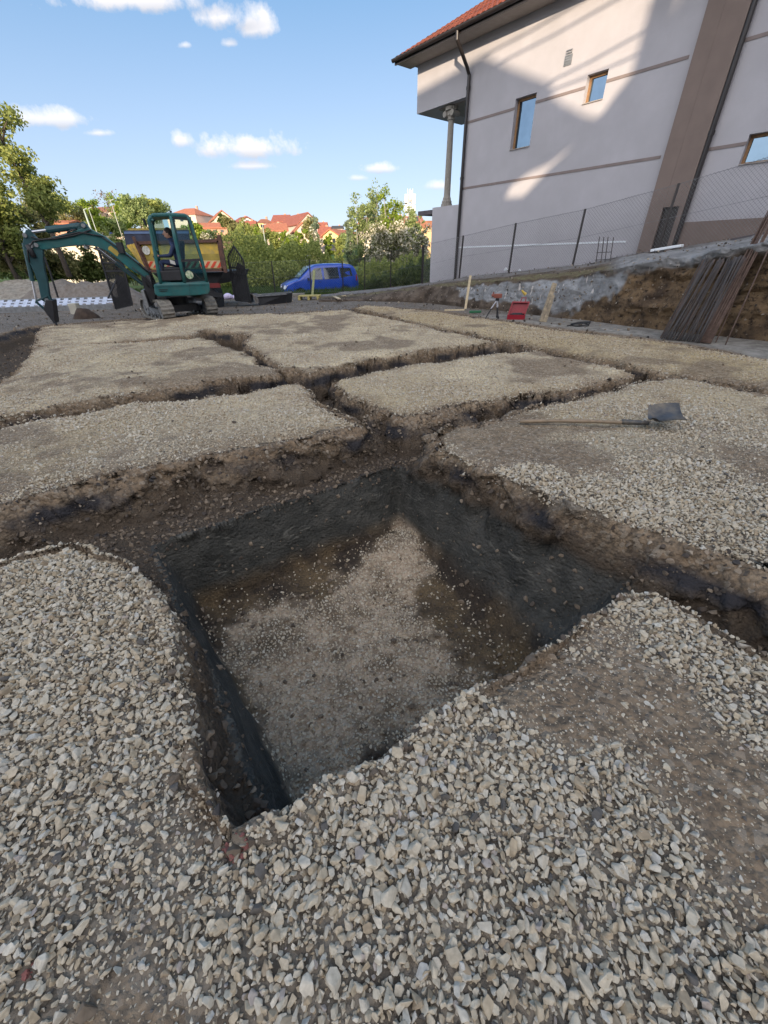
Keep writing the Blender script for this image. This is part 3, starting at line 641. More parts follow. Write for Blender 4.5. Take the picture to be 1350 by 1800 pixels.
def roof_mesh(name, o, du, dv, nu, nv, parent, m, amp=.03):
    du = np.array(du, float); dv = np.array(dv, float); nr = np.cross(du, dv); nr = nr/np.linalg.norm(nr); nr = nr if nr[2] > 0 else -nr
    vs = []; uv = []
    for j in range(nv*2+1):
        for i in range(nu+1):
            row = j//2; jj = (row+(j % 2)*.98)/nv if j < nv*2 else 1.
            lift = (.0 if j % 2 else amp)
            sc_ = amp*.6*abs(math.sin(i*math.pi/2))
            vs.append(o+du*i/nu+dv*jj+nr*(lift+sc_)); uv.append((np.linalg.norm(du)*i/nu, np.linalg.norm(dv)*jj))
    fs = [(j*(nu+1)+i, j*(nu+1)+i+1, (j+1)*(nu+1)+i+1, (j+1)*(nu+1)+i) for j in range(nv*2) for i in range(nu)]
    me_ = bpy.data.meshes.new(name); me_.from_pydata([tuple(v) for v in vs], [], fs); me_.materials.append(m)
    uvl = me_.uv_layers.new(name='UVMap')
    for lp in me_.loops: uvl.data[lp.index].uv = uv[lp.vertex_index]
    return link(bpy.data.objects.new(name, me_), parent)
roof = roof_mesh('roof', hp(UV, OV, EAVE+.05), -DH*(UV-UE+.5), rs_*RL, 190, 22, house, tile)
back = rs_*np.array([-1, -1, 1.])
mb = MB(); mb.prism([hp(UV-.02, OV-.02, EAVE), hp(UV-.02, OV-.02, EAVE)+rs_*(RL-.02)-UP*.0, hp(UV-.02, OV-.02, EAVE)+rs_*(RL-.02)+np.array([rs_[0], rs_[1], -rs_[2]])*(RL)], -DH*(UV-UE+.4)); mb.build('roof_body', MT['soffit'], house)
mb = MB(); hbox(mb, UE-.5, UV, OV-.03, OV, EAVE-.12, EAVE+.03); mb.prism([hp(UV, OV, EAVE-.12), hp(UV, OV, EAVE+.03), hp(UV, OV, EAVE+.03)+rs_*RL, hp(UV, OV, EAVE-.12)+rs_*RL], DH*.03); mb.build('fascia', MT['gutter'], house)
mb = MB(); hbox(mb, UE-.5, UV-.04, .003, OV-.035, EAVE-.10, EAVE-.07); mb.build('eave_underside', MT['soffit'], house)
# gutter (half round)
gp = []
for k in range(9):
    a = math.pi*k/8; gp.append((OV+.075-.075*math.cos(a), EAVE+.02-.085*math.sin(a)))
gp += [(OV+.14, EAVE+.02), (OV+.01, EAVE+.02)]
mb = MB(); mb.prism([hp(UV+.05, w, z) for w, z in gp], -DH*(UV-UE+.6)); mb.build('gutter', MT['gutter'], house)
def dpipe(u, ztop, zb):
    mb = MB(); w0 = .085
    mb.tube([hp(u, OV+.06, EAVE-.03), hp(u, OV+.06, EAVE-.22), hp(u, .22, EAVE-.72), hp(u, w0, EAVE-.88), hp(u, w0, ztop), hp(u, w0, zb)], .055, 12)
    mb.tube([hp(u, w0, 3.6), hp(u, w0, 3.68)], .07, 12); mb.tube([hp(u, w0, 5.9), hp(u, w0, 5.98)], .07, 12)
    mb.build('downpipe', MT['gutter'], house, smooth=False)
up2, _ = wall_uz(1256, 217, .09); dpipe(UC-.06, 5, .2); dpipe(up2, 5, .9)
# brown pilaster with a narrow dark doorway, plinth
u_a, _ = wall_uz(1118, 445, .12); u_b, _ = wall_uz(1178, 440, .12); ud, _ = wall_uz(1146, 430, .12)
mb = MB(); zd = 2.28
hbox(mb, ud, u_a, 0, .12, -.3, EAVE-.1); hbox(mb, u_b, ud-.003, 0, .12, zd, EAVE-.1); hbox(mb, u_b, u_b+.12, 0, .12, -.3, zd-.003); mb.build('pilaster', MT['plaster_brown'], house)
mb = MB(); hbox(mb, u_b+.125, ud-.004, .004, .03, 1.0, zd-.01); mb.build('doorway', MT['gutter'], house)
mb = MB(); hbox(mb, UE, u_b-.005, 0, .03, -.3, 1.93); mb.build('plinth', MT['plaster_brown'], house)
(vu1, vz1) = wall_uz(994, 98.5); (vu0, vz0) = wall_uz(1004, 113)
mb = MB(); hbox(mb, vu0, vu1, 0, .02, min(vz0, vz1), max(vz0, vz1))
for k in range(6): hbox(mb, vu0+.02, vu1-.02, .02, .032, min(vz0, vz1)+.03+k*.05, min(vz0, vz1)+.05+k*.05)
mb.build('vent', MT['grey_metal'], house)
for (u0, u1, z0, z1) in hole:
    f_ = MB(); fw = .06
    hbox(f_, u0, u0+fw, -RV, -RV+.07, z0, z1); hbox(f_, u1-fw, u1, -RV, -RV+.07, z0, z1); hbox(f_, u0+fw, u1-fw, -RV, -RV+.07, z0, z0+fw); hbox(f_, u0+fw, u1-fw, -RV, -RV+.07, z1-fw, z1)
    fo = f_.build('window', MT['wood_frame'], house)
    g_ = MB(); hbox(g_, u0+fw, u1-fw, -RV+.01, -RV+.03, z0+fw, z1-fw); g_.build('pane', MT['mirror_glass'], fo)
    s_ = MB(); hbox(s_, u0+.004, u1-.004, -RV+.075, .03, z0+.003, z0+.025); s_.build('sill', MT['soffit'], fo)
settle(house)
# ------------------------------------------------------------------ earth bank below the house
FW = .95                                                       # fence stands this far from the wall
def on_plane(x, y, w):
    d = ray(x, y); t = ((HP+NW*w-CAM)@NW)/(d@NW); return CAM+d*t
BK = [(560, 528, 524, 519), (640, 527, 519, 512), (745, 532, 505, 499), (812, 542, 500, 488), (905, 554, 491, 479), (1018, 567, 483, 467), (1100, 579, 470, 451), (1200, 589, 452, 437), (1350, 606, 427, 413)]
st = []
for (x, yb, yt, yf) in BK:
    B = G(x, yb, -.14); T = A(x, yt, B[1]+(.42 if x > 700 else 1.2)); 
    Fp = on_plane(x, yf, FW) if x > 700 else A(x, yf, 21.)
    st.append((B, T, Fp))
e0, e1 = st[-1], st[-2]
st.append(tuple(e0[i]+(e0[i]-e1[i])*(2.2 if i < 2 else 1.6)*np.array([1, 1, .5]) for i in range(3)))
prm = np.array([np.linalg.norm((s_[0]-st[0][0])[:2]) for s_ in st])
NS, NTt = 620, 74
S = np.linspace(0, prm[-1], NS)
def ip_(k): return np.stack([np.interp(S, prm, [s_[k][c] for s_ in st]) for c in range(3)], -1)
Bq, Tq, Fq = ip_(0), ip_(1), ip_(2)
rows = []
tt = np.linspace(0, 1, NTt); vv = []
xpix = np.interp(S, prm, [b_[0] for b_ in BK]+[1700])
for j, a in enumerate(tt):
    if a < .5:
        s_ = a/.5; prof = s_**.75 if True else s_
        Pn = Bq+(Tq-Bq)*np.stack([np.full(NS, s_)**1.6, np.full(NS, s_)**1.6, np.full(NS, prof)], -1)
        und_ = np.clip((xpix-1080)/60, 0, 1)*np.exp(-((s_-.62)/.25)**2)*.22           # undercut below the concrete lip
        Pn = Pn-NW[None, :]*und_[:, None]*np.array([1, 1, 0])
    elif a < .8:
        s_ = (a-.5)/.3; Pn = Tq+(Fq-Tq)*s_; Pn[:, 2] = Tq[:, 2]+(Fq[:, 2]-Tq[:, 2])*s_**.8
    else:
        s_ = (a-.8)/.2; Pn = Fq-NW[None, :]*(FW+.6)*s_+UP*.05*s_
    rows.append(Pn)
V = np.array(rows)
am = np.interp(tt, [0, .08, .5, .8, 1], [.01, .045, .05, .05, .02])[:, None]*(1+1.1*np.clip((xpix-1060)/60, 0, 1))[None, :]
nz_ = fbm(V[..., 0]*1.8, V[..., 1]*1.8, V[..., 2]*2.6, 5); nz2 = fbm(V[..., 0]*2, V[..., 1]*2, V[..., 2]*9+20, 3)
V = V+NW*((nz_*am*2.2+nz2*am*.6)[..., None]); V[..., 2] += nz_*am*.9*(tt[:, None] > .3); nz3 = np.abs(vnoise(V[..., 0]*5.5, V[..., 1]*5.5, V[..., 2]*5.5+4)); V = V+NW*((nz3*(.02+.06*np.clip((xpix-1060)/60, 0, 1))[None, :]*np.interp(tt, [0, .1, .55, .8], [0, 1, 1, .2])[:, None])[..., None])
V[0, :, 2] -= .2
idx = np.arange(NS*NTt).reshape(NTt, NS); q = np.stack([idx[:-1, :-1], idx[:-1, 1:], idx[1:, 1:], idx[1:, :-1]], -1).reshape(-1, 4)
me = bpy.data.meshes.new('earth_bank'); me.from_pydata([tuple(v) for v in V.reshape(-1, 3)], [], [tuple(f_) for f_ in q.tolist()])
xp = np.broadcast_to(xpix, (NTt, NS)); T_ = np.broadcast_to(tt[:, None], (NTt, NS)); wob = .10*fbm(V[..., 0]*1.6, V[..., 1]*1.6, V[..., 2]*1.6+3)+.05*vnoise(V[..., 0]*7, V[..., 1]*7, V[..., 2]*7)
lowlim = np.interp(xp, [700, 800, 960, 1000, 1080, 1130], [.5, .15, .0, .04, .26, .6])
shot = sstep((T_+wob-lowlim)/.05)*sstep((.47-T_-wob*.6)/.04)*sstep((xp-790+wob*300)/30)*sstep((1130-xp+wob*250)/40)
shot = np.maximum(shot, sstep((xp-1060)/40)*sstep((T_-.42-wob*.5)/.05)*sstep((.80-T_)/.08)*.9)
shot = np.maximum(shot, sstep((T_-.62-wob)/.1)*.55)
def attr2(me_, name, a):
    t_ = me_.attributes.new(name, 'FLOAT', 'POINT'); t_.data.foreach_set('value', np.ascontiguousarray(a, np.float32).ravel())
attr2(me, 'shot', shot); attr2(me, 'turf', sstep((T_-.47+wob*.5)/.04)*sstep((.62-T_)/.06)*(xp < 1080)); attr2(me, 'ochre', sstep((xp-960+wob*300)/60)*sstep((.45-T_)/.06))
attr2(me, 'drip', sstep((.5-T_)/.05))
bk = bpy.data.materials.new('bank_earth'); bk.use_nodes = True; t = bk.node_tree; n = t.nodes; l = t.links; p = n['Principled BSDF']; p.inputs['Roughness'].default_value = .95; p.inputs['Specular IOR Level'].default_value = .2; TCo = n.new('ShaderNodeTexCoord')
e_ = mixc(rng(nze(2.5), .4, .6), (.075, .058, .045), (.15, .12, .095)); oc = mixc(rng(nze(2.2, 7, .65), .35, .62), (.07, .05, .036), (.225, .155, .09)); oc = mixc(rng(nze(11, 6, .7), .52, .64), oc, (.04, .03, .025)); oc = mixc(rng(nze(14, 4, .6), .63, .70), oc, (.26, .22, .17)); e_ = mixc(at('ochre'), e_, oc)
e_ = mixc(at('turf'), e_, mixc(rng(nze(9), .4, .6), (.12, .09, .06), (.17, .165, .09)))
shc = mixc(rng(nze(3.5, 8, .65), .36, .62), (.19, .195, .20), (.34, .35, .36)); vs_ = n.new('ShaderNodeMapping'); vs_.inputs['Scale'].default_value = (9, 9, .6); l.new(TCo.outputs['Object'], vs_.inputs[0])
shc = mixc(mm('MULTIPLY', at('drip'), rng(nze(1.3, 3, .5, vs_.outputs[0]), .64, .67)), shc, (.62, .58, .55)); shc = mixc(rng(nze(7, 5, .7), .62, .74, 0, .5), shc, (.13, .12, .11))
l.new(mixc(at('shot'), e_, shc), p.inputs['Base Color'])
b_ = n.new('ShaderNodeBump'); b_.inputs['Distance'].default_value = .10; b_.inputs['Strength'].default_value = 1; l.new(nze(6, 9, .7), b_.inputs['Height']); l.new(b_.outputs[0], p.inputs['Normal'])
me.materials.append(bk); bank = link(bpy.data.objects.new('embankment', me)); tag(bank, 'cut earth bank with sprayed concrete face below the white house', 'bank', kind='structure')
def bank_pt(x, s):   # point on bank near pixel column x, s = 0 base .. .5 edge .. .8 fence
    i = int(np.argmin(np.abs(xpix-x))); j = int(np.argmin(np.abs(tt-s))); return V[j, i].copy()
# rubble along the bank foot and shelf
PT, SZ, TI, RT = [], [], [], []
ii = RNG.integers(0, NS, 5200); jj = np.clip((RNG.beta(.8, 1.1, 5200)*NTt).astype(int), 0, int(NTt*.85)); vv_ = V[jj, ii]+RNG.normal(0, .03, (5200, 3)); put(vv_[:, 0], vv_[:, 1], vv_[:, 2], .015+.09*RNG.random(5200)**4*.7, RNG.random(5200))
scatter('bank_rubble', np.concatenate(PT), np.concatenate(SZ), np.concatenate(TI), np.concatenate(RT), clods, 'small rubble and stones lying on the earth bank', 'rubble')
# ------------------------------------------------------------------ fences
def chainlink(name, posts, hgt_top, label, parent_loc, cell=.075, wr=.0026, post_w=.045, mesh_z0=.02):
    root = thing(name, label, 'fence', parent_loc)
    for (b0, t0) in posts:
        m_ = MB(); m_.beam(b0-np.array([0, 0, .25]), t0, post_w, post_w); m_.build('post', MT['gutter'], root)
    mw = MB()
    for k in range(len(posts)-1):
        (b0, t0), (b1_, t1) = posts[k], posts[k+1]
        Ld = np.linalg.norm((b1_-b0)[:2]); Hh = (np.linalg.norm(t0-b0)+np.linalg.norm(t1-b1_))/2
        P = lambda a, h: (b0*(1-a)+b1_*a)*(1-h)+(t0*(1-a)+t1*a)*h
        nd_ = int((Ld+Hh)/cell)
        for i in range(nd_):
            c = i*cell
            for sg in (1, -1):
                if sg == 1: x0_, h0_, x1_, h1_ = max(0, c-Hh), min(c, Hh), min(c, Ld), max(0, c-Ld)
                else: x0_, h0_, x1_, h1_ = max(0, c-Hh), max(0, Hh-c), min(c, Ld), min(Hh, Hh-(c-Ld))
                if x1_-x0_ < .01: continue
                mw.tube([P(x0_/Ld, h0_/Hh), P(x1_/Ld, h1_/Hh)], wr, 3, cap=False)
        for h in (.01, .5, .985): mw.tube([P(0, h), P(1, h)], wr*1.5, 4, cap=False)
    mw.build('wire_mesh', MT['grey_metal'], root, fix=False); settle(root); return root
fp = []
for (xb, yb, xt, yt) in ((742, 502, 745, 430), (807, 487, 814.5, 414), (894, 480, 907, 392), (1006.5, 466, 1029, 367), (1156, 441, 1193.6, 322), (1350, 413, 1410, 255)):
    b_ = on_plane(xb, yb, FW); d = ray(xt, yt); t_ = ((HP+NW*FW-CAM)@NW)/(d@NW); fp.append((b_, CAM+d*t_))
fp[-1][1][0] = fp[-1][0][0]; fp[-1][1][1] = fp[-1][0][1]
print('fence heights', [round(float(b[2]-a[2]), 2) for a, b in fp], [round(float(a[2]), 2) for a, b in fp])
chainlink('chain_link_fence', fp, 0, 'grey chain link fence on dark posts running before the white house', fp[2][0])
# ------------------------------------------------------------------ unseen building inferred behind the viewer, roofline shaped to throw the wall's shade
LIT = [(733, 163), (790, 132), (848, 97), (900, 120), (966, 145), (968, 166), (990, 182), (1030, 203), (1048, 207), (1060, 198), (1078, 172), (1108, 135), (1124, 100), (1131, 50), (1147, -10)]
CY = -27.
def back(x, y):
    u, z = wall_uz(x, y); p_ = hp(u, 0, z); t_ = (CY-p_[1])/SUN[1]; q_ = p_+SUN*t_; return (float(q_[0]), float(q_[2]))
sil = [back(*c) for c in LIT]; sil2 = [back(1158, 105), back(1166, 60), back(1196, -5)]
sil = sorted(sil); xr = sil[-1][0]
print('sil', sil, sil2)
KB = 12*.2147
top = [(-110, 8+KB), (-60, 10+KB), (-52, 13.5+KB), (-44, 11.2+KB), (-28, 11.4+KB), (-20, 12.8+KB), (sil[0][0]-2.5, sil[0][1]-.8)]+sil
top += [(xr+.05, sil[-1][1]+1.), (sil2[0][0]-.1, 15.5+KB), (sil2[0][0], sil2[0][1]), (sil2[2][0]+.0, sil2[2][1]), (sil2[2][0]+.3, 16.+KB), (14, 17+KB), (22, 13+KB), (60, 12+KB), (110, 8+KB)]
poly = [(-110, -.5)]+top+[(110, -.5)]
hl = [back(*c) for c in ((882, 348), (893, 322), (925, 298), (960, 282), (1014, 240), (1008, 256), (965, 296), (945, 318), (920, 345))]  # opening shaped to let a small sun patch reach the house wall
root = thing('unseen_building', 'long unseen rendered building behind the gravel plot, roofline shaped to shade the house wall', 'building', (-5, CY, 0))
bm = bmesh.new(); loops = []
for pl in (poly, hl):
    vs = [bm.verts.new((x, CY, z)) for x, z in pl]; loops += [bm.edges.new((vs[i], vs[(i+1) % len(vs)])) for i in range(len(vs))]
bmesh.ops.triangle_fill(bm, edges=loops, use_beauty=True)
r_ = bmesh.ops.extrude_face_region(bm, geom=list(bm.faces)); bmesh.ops.translate(bm, verts=[v for v in r_['geom'] if isinstance(v, bmesh.types.BMVert)], vec=(0, -.6, 0)); bmesh.ops.recalc_face_normals(bm, faces=bm.faces)
m_ = bpy.data.meshes.new('wall'); bm.to_mesh(m_); bm.free(); m_.materials.append(MT['plaster']); link(bpy.data.objects.new('wall', m_), root)
mb = MB(); mb.box(-80, 80, CY-12, CY-.62, -.5, 10.5); mb.build('rear_block', MT['plaster'], root)
for i in range(16):
    for zz_ in (1.2, 4.2, 7.2):
        x_ = -72+i*9.4; w_ = MB(); w_.box(x_, x_+1.3, CY+.003, CY+.04, zz_, zz_+1.5); wo = w_.build('window', MT['wood_frame'], root); w_ = MB(); w_.box(x_+.1, x_+1.2, CY+.04, CY+.06, zz_+.1, zz_+1.4); w_.build('pane', MT['dark_glass'], wo)
settle(root)

for i, (pa, pb) in enumerate((((953, 150), (1137, 52)), ((975, 156), (1127, 92)), ((890, 104), (1077, 2)), ((868, 88), (1010, 8)))):  # unseen cables added so thin shade streaks cross the sunlit house wall
    P3 = []
    for (x, y) in (pa, pb):
        u, z = wall_uz(x, y); p_ = hp(u, 0, z); P3.append(p_+SUN*((-7.-p_[1])/SUN[1]))
    d_ = P3[1]-P3[0]; mb = MB(); mb.tube([P3[0]-d_*.15-UP*.0, P3[0]+d_*.5-UP*.04, P3[1]+d_*.3], .028, 6); o = mb.build('shade_cable', MT['gutter']); tag(o, ('lowest of the four unseen cables added to streak the house wall with shade', 'second lowest unseen cable added to streak the house wall with shade', 'second highest unseen cable added to streak the house wall with shade', 'highest unseen cable added to streak the house wall with shade')[i], 'cable')
# ------------------------------------------------------------------ mini excavator
YX = 12.6
BR = math.radians(21); DX = np.array([math.cos(BR), math.sin(BR), 0]); NX = np.array([-math.sin(BR), math.cos(BR), 0]); P0 = A(318, 500, YX)
def xpl(x, y, dep):
    d = ray(x, y); return CAM+d*(((P0-CAM)@NX+dep)/(d@NX))
def pl(pts, Y=YX): return [xpl(x, y, Y-YX) for x, y in pts]
def plate(pts, Y, th): mb = MB(); mb.prism([p-NX*th/2 for p in pl(pts, Y)], NX*th); return mb
def xbox(mb, c, x0, x1, y0, y1, z0, z1):   # box in the excavator's own axes about point c
    c = np.array([c[0], c[1], 0]); mb.frame(c+DX*x0+NX*y0+UP*z0, DX*(x1-x0), NX*(y1-y0), UP*(z1-z0))
ex = thing('mini_excavator', 'small teal tracked excavator with its arm reaching left into the mud', 'excavator', G(335, 548, -.08))
# crawler tracks, seen nearly end on
hd = np.array([-math.sin(math.radians(44)), math.cos(math.radians(44)), 0]); sd = np.array([hd[1], -hd[0], 0.])
nearL = G(298, 562, -.07); nearR = G(379, 557, -.07); c0 = (nearL+nearR)/2+hd*.12
GW = .64
def track(side):
    mb = MB(); R_ = .25; LT = .66; n = 10; prof = []
    for k in range(n+1):
        a = -math.pi/2+math.pi*k/n; prof.append((LT+R_*math.cos(a), R_+R_*math.sin(a)))
    for k in range(n+1):
        a = math.pi/2+math.pi*k/n; prof.append((-LT+R_*math.cos(a), R_+R_*math.sin(a)))
    # resample around the loop, add lugs
    pts = []; P2 = np.array(prof+[prof[0]]); cum = np.r_[0, np.cumsum(np.linalg.norm(np.diff(P2, axis=0), axis=1))]
    nn = 84; s_ = np.linspace(0, cum[-1], nn, endpoint=False); X_ = np.interp(s_, cum, P2[:, 0]); Z_ = np.interp(s_, cum, P2[:, 1])
    cen = np.array([c0 + hd*.75])[0]
    def P(x, z, w): return cen+hd*x+sd*(side*GW+w)+UP*z
    base = len(mb.v); W_ = .17
    for i in range(nn):
        dx = X_[i]-np.clip(X_[i], -LT, LT); dz = Z_[i]-R_; L_ = math.hypot(dx, dz)+1e-9; lug = .022 if i % 2 else 0
        ox, oz = dx/L_, dz/L_
        mb.v += [tuple(P(X_[i]+ox*lug, Z_[i]+oz*lug, -W_)), tuple(P(X_[i]+ox*lug, Z_[i]+oz*lug, W_)), tuple(P(X_[i]-ox*.035, Z_[i]-oz*.035, -W_)), tuple(P(X_[i]-ox*.035, Z_[i]-oz*.035, W_))]
    for i in range(nn):
        a = base+4*i; b = base+4*((i+1) % nn)
        for (p_, q_) in ((0, 1), (3, 2), (2, 0), (1, 3)): mb.f.append((a+p_, a+q_, b+q_, b+p_)); mb.m.append(0)
    t_ = mb.build('crawler_track', MT['rubber'], ex)
    mf = MB()
    for x, r in ((LT, .20), (-LT, .20), (.33, .09), (0, .09), (-.33, .09)):
        mf.tube([P(x, R_ if r > .1 else .12, -.11), P(x, R_ if r > .1 else .12, .11)], r, 16); mf.tube([P(x, R_ if r > .1 else .12, -.14), P(x, R_ if r > .1 else .12, .14)], r*.35, 10)
    mf.frame(P(-LT*.9, .13, -.09), hd*LT*1.8, sd*.18, UP*.15); mf.build('track_wheels', MT['grey_metal'], t_)
track(-1); track(1)
cen = c0+hd*.75
mb = MB(); mb.frame(cen-hd*.45-sd*.42+UP*.16, hd*.9, sd*.84, UP*.18); mb.tube([cen+UP*.3, cen+UP*.52], .32, 20)
for s_ in (-1, 1):
    for h_ in (-.35, .35): mb.beam(cen+hd*h_*.6+UP*.32, cen+hd*h_+sd*s_*.5+UP*.2, .16, .14)
mb.build('undercarriage', MT['black_metal'], ex)
# slewing body: rounded tail on the right
def rbox(pts, Y0, Y1, mbx=None):
    mb = mbx or MB(); f_ = pl(pts, Y0); d_ = Y1-Y0; mb.prism(f_, NX*d_); return mb
bodyp = [(270, 500), (366, 496), (368.5, 499), (369, 512), (366, 517), (345, 519.5), (278, 521.5), (272, 517)]
mb = rbox(bodyp, YX-.05, YX+1.25); mb.build('body', MT['teal'], ex, bevel=.05)
mb = MB()
for (a_, b_) in (((333, 499), (334, 518)),): q0, q1 = pl([a_, b_], YX-.056); mb.beam(q0, q1, .012, .012)
q0, q1 = pl([(274, 504.5), (362, 501)], YX-.056); mb.beam(q0, q1, .008, .008); mb.build('panel_seam', MT['teal_dark'], ex)
mb = MB(); xbox(mb, P0, -.35, .72, .88, 1.2, .88, 1.12); mb.build('engine_cover', MT['teal'], ex, bevel=.06)
# cab frame posts (two sides), roof, glass
YC0, YC1 = YX-.03, YX+.88
def post(pts, r=.04, mbx=None):
    for dq in (0, YC1-YC0-.04): mbx.tube([p_+NX*dq for p_ in pl(pts, YC0+.04)], r, 8)
mb = MB()
post([(283, 499), (277, 471), (270, 430), (262.5, 392), (262.5, 384), (266, 379.5)], .045, mb)
post([(325.5, 499), (317, 462), (308, 420), (299.5, 379)], .05, mb)
post([(363.5, 495), (356, 462), (343.5, 420), (334, 388), (329, 380)], .045, mb)
post([(283, 499), (325, 499), (364, 495.5)], .04, mb)
for (x, y) in ((283, 499), (364, 495), (262.5, 386), (272, 440)):
    a_ = pl([(x, y)], YC0+.04)[0]; mb.tube([a_, a_+NX*(YC1-YC0-.04)], .03, 8)
mb.build('cab_frame', MT['teal'], ex, smooth=True)
rp = pl([(264, 382), (264, 377), (268, 374.5), (300, 373.5), (324, 375), (331, 378), (332, 383), (300, 380.5)], YC0); mb = MB(); mb.prism(rp, NX*(YC1-YC0+.06)); mb.build('cab_roof', MT['teal'], ex, bevel=.03)
gq = [(304, 383), (330, 384), (341, 422), (350, 455), (316, 457), (308, 420)]
mb = MB(); mb.prism([p for p in pl(gq, YC0+.035)], NX*.008); mb.build('cab_window', GLASS, ex)
mb = MB(); mb.prism([p for p in pl([(318, 461), (350, 458.5), (361, 493), (327, 496)], YC0+.035)], NX*.008); mb.build('cab_window', GLASS2, ex)
mb = MB(); q0, q1 = pl([(317, 458.5), (352, 456.5)], YC0+.03); mb.beam(q0, q1, .05, .06); 
for a_, b_ in (((303, 382), (327, 383)), ((329, 384), (352, 455)), ((303, 382), (324, 496)), ((327, 497), (362, 494)), ((362, 493), (352, 458))): q0, q1 = pl([a_, b_], YC0+.025); mb.beam(q0, q1, .025, .03)
mb.build('door_frame', MT['black_metal'], ex)
mb = MB(); mb.prism(pl([(285, 497), (275, 447), (266, 386), (296, 382), (306, 425), (322, 496)], YC1-.02), NX*.008); mb.build('cab_window', GLASS, ex)
# sticker on the door, plate
mb = MB(); c_ = pl([(333, 483)], YC0+.03)[0]; mb.tube([c_, c_-NX*.006], .1, 18); mb.build('round_sticker', mat('sticker', (.55, .55, .42), .5, .5, 30, col2=(.1, .25, .12), mixs=22), ex)
# seat, levers
s0 = pl([(305, 470)])[0]; mb = MB(); xbox(mb, s0, -.28, .22, .18, .68, s0[2]-.12, s0[2]); mb.frame(s0+DX*.15+NX*.18-UP*.05, DX*.12, NX*.5, DX*.16+UP*.65); xbox(mb, s0, -.2, .2, .25, .6, .86, s0[2]-.12); mb.build('seat', MT['black_metal'], ex, bevel=.03)
for yy in (.1, .74):
    mb = MB(); b0_ = s0-DX*.30+NX*yy; b0_[2] = .95; mb.tube([b0_, b0_+UP*.3, b0_+UP*.42-DX*.08], .018, 6); mb.tube([b0_+UP*.42-DX*.08, b0_+UP*.54-DX*.11], .03, 8); mb.build('lever', MT['black_metal'], ex)
# swing post
mb = MB(); sp_ = pl([(246, 478), (263, 476), (273, 500), (274, 530), (266, 538), (258, 520), (250, 497)], YX+.3); mb.prism(sp_, NX*.38); mb.build('swing_post', MT['black_metal'], ex, bevel=.02)
mb = MB(); mb.prism(pl([(247, 511), (252, 510), (262, 540), (257, 543)], YX+.1), NX*.9); mb.build('dozer_blade', MT['grey_metal'], ex, bevel=.01)
BY = YX+.38
boom = [(61, 427), (64, 422), (87, 419), (118, 409.5), (138, 404), (147, 401), (158, 402), (172, 409), (186, 416), (207, 433), (226, 447), (250, 466), (262, 480), (264, 488), (258, 488), (236, 478), (209, 456), (190, 442), (172, 434), (152, 430.5), (121, 433), (79, 439), (66, 436)]
mb = plate(boom, BY, .17); bo = mb.build('boom', MT['teal'], ex, bevel=.012)
mb = plate([(192, 434), (196, 432), (211, 444), (207, 451), (191, 438)], BY, .18); mb.build('yellow_patch', MT['olive'], bo)
mb = plate([(137, 405), (139, 393), (146, 389.5), (154, 396), (160, 404), (147, 402)], BY, .14); mb.build('boom_bracket', MT['teal_dark'], ex, bevel=.01)
def cyl(p0, p1, p2, r, rr, Y, name='hydraulic_cylinder', m=None):
    a_, b_, c_ = pl([p0, p1, p2], Y); mb = MB(); mb.tube([a_, b_], r, 12); o_ = mb.build(name, m or MT['teal_dark'], ex, smooth=False); mb = MB(); mb.tube([b_, c_], rr, 10); mb.build('piston_rod', MT['steel'], o_)
cyl((141, 397.5), (82, 404.5), (54, 408), .072, .032, BY)
cyl((252, 500), (204, 462), (168, 434), .055, .028, BY+.03)
cyl((42.5, 428), (57, 494), (64, 530), .05, .024, BY+.0)
arm = [(43, 414), (47, 404), (54, 403.5), (60, 412), (70, 424), (77, 436), (77, 455), (80, 478), (84, 492), (88, 518), (92, 530), (84, 533), (74, 527), (68, 497), (62, 480), (53, 461), (46, 443), (41.5, 428)]
plate(arm, BY, .14).build('arm', MT['teal_dark'], ex, bevel=.012)
mb = MB(); mb.tube(pl([(48, 430), (54, 440), (60, 452)], BY-.09), .06, 8)
for pts in ([(160, 404), (130, 414), (95, 420), (70, 421), (55, 416)], [(182, 416), (140, 408), (96, 418), (58, 424), (48, 440), (52, 462)], [(262, 480), (236, 458), (205, 434), (180, 417)], [(268, 492), (262, 478), (244, 462)], [(118, 409), (126, 404), (134, 403.5)]):
    mb.tube(pl(pts, BY-.115), .017, 6)
mb.build('hydraulic_hose', MT['black_metal'], ex, smooth=True)
mb = MB(); mb.tube(pl([(78, 452), (88, 478), (102, 523)], BY-.12), .022, 6); mb.build('support_rod', MT['black_metal'], ex)
for p_ in ((57, 432), (66, 431), (148, 397), (152, 434), (46, 414), (84, 527)):
    mb = MB(); c_ = pl([p_], BY)[0]; mb.tube([c_-NX*.12, c_+NX*.12], .045, 12); mb.build('pivot_pin', MT['grey_metal'], ex)
mb = MB()
for yy in (-.07, .07): mb.beam(pl([(63, 530)], BY+yy)[0], pl([(84, 520)], BY+yy)[0], .03, .07, (0, 1, 0)); mb.beam(pl([(63, 530)], BY+yy)[0], pl([(82, 547)], BY+yy)[0], .03, .06, (0, 1, 0))
mb.build('bucket_link', MT['teal_dark'], ex)
mb = MB(); mb.prism(pl([(80, 528), (92, 528), (94, 545), (97, 569), (94, 568), (84, 555), (76, 544)], BY-.2), NX*.40)
for k in range(4): q0 = pl([(95, 563)], BY-.17+k*.11)[0]; mb.beam(q0, q0+np.array([.02, 0, -.12]), .05, .03)
mb.build('bucket', MT['black_metal'], ex, bevel=.01)
mb = MB(); q0, q1 = pl([(209, 426), (215, 445)], BY-.12); mb.beam(q0, q1, .14, .10, (0, 1, 0)); mb.build('work_lamp', MT['black_metal'], ex)
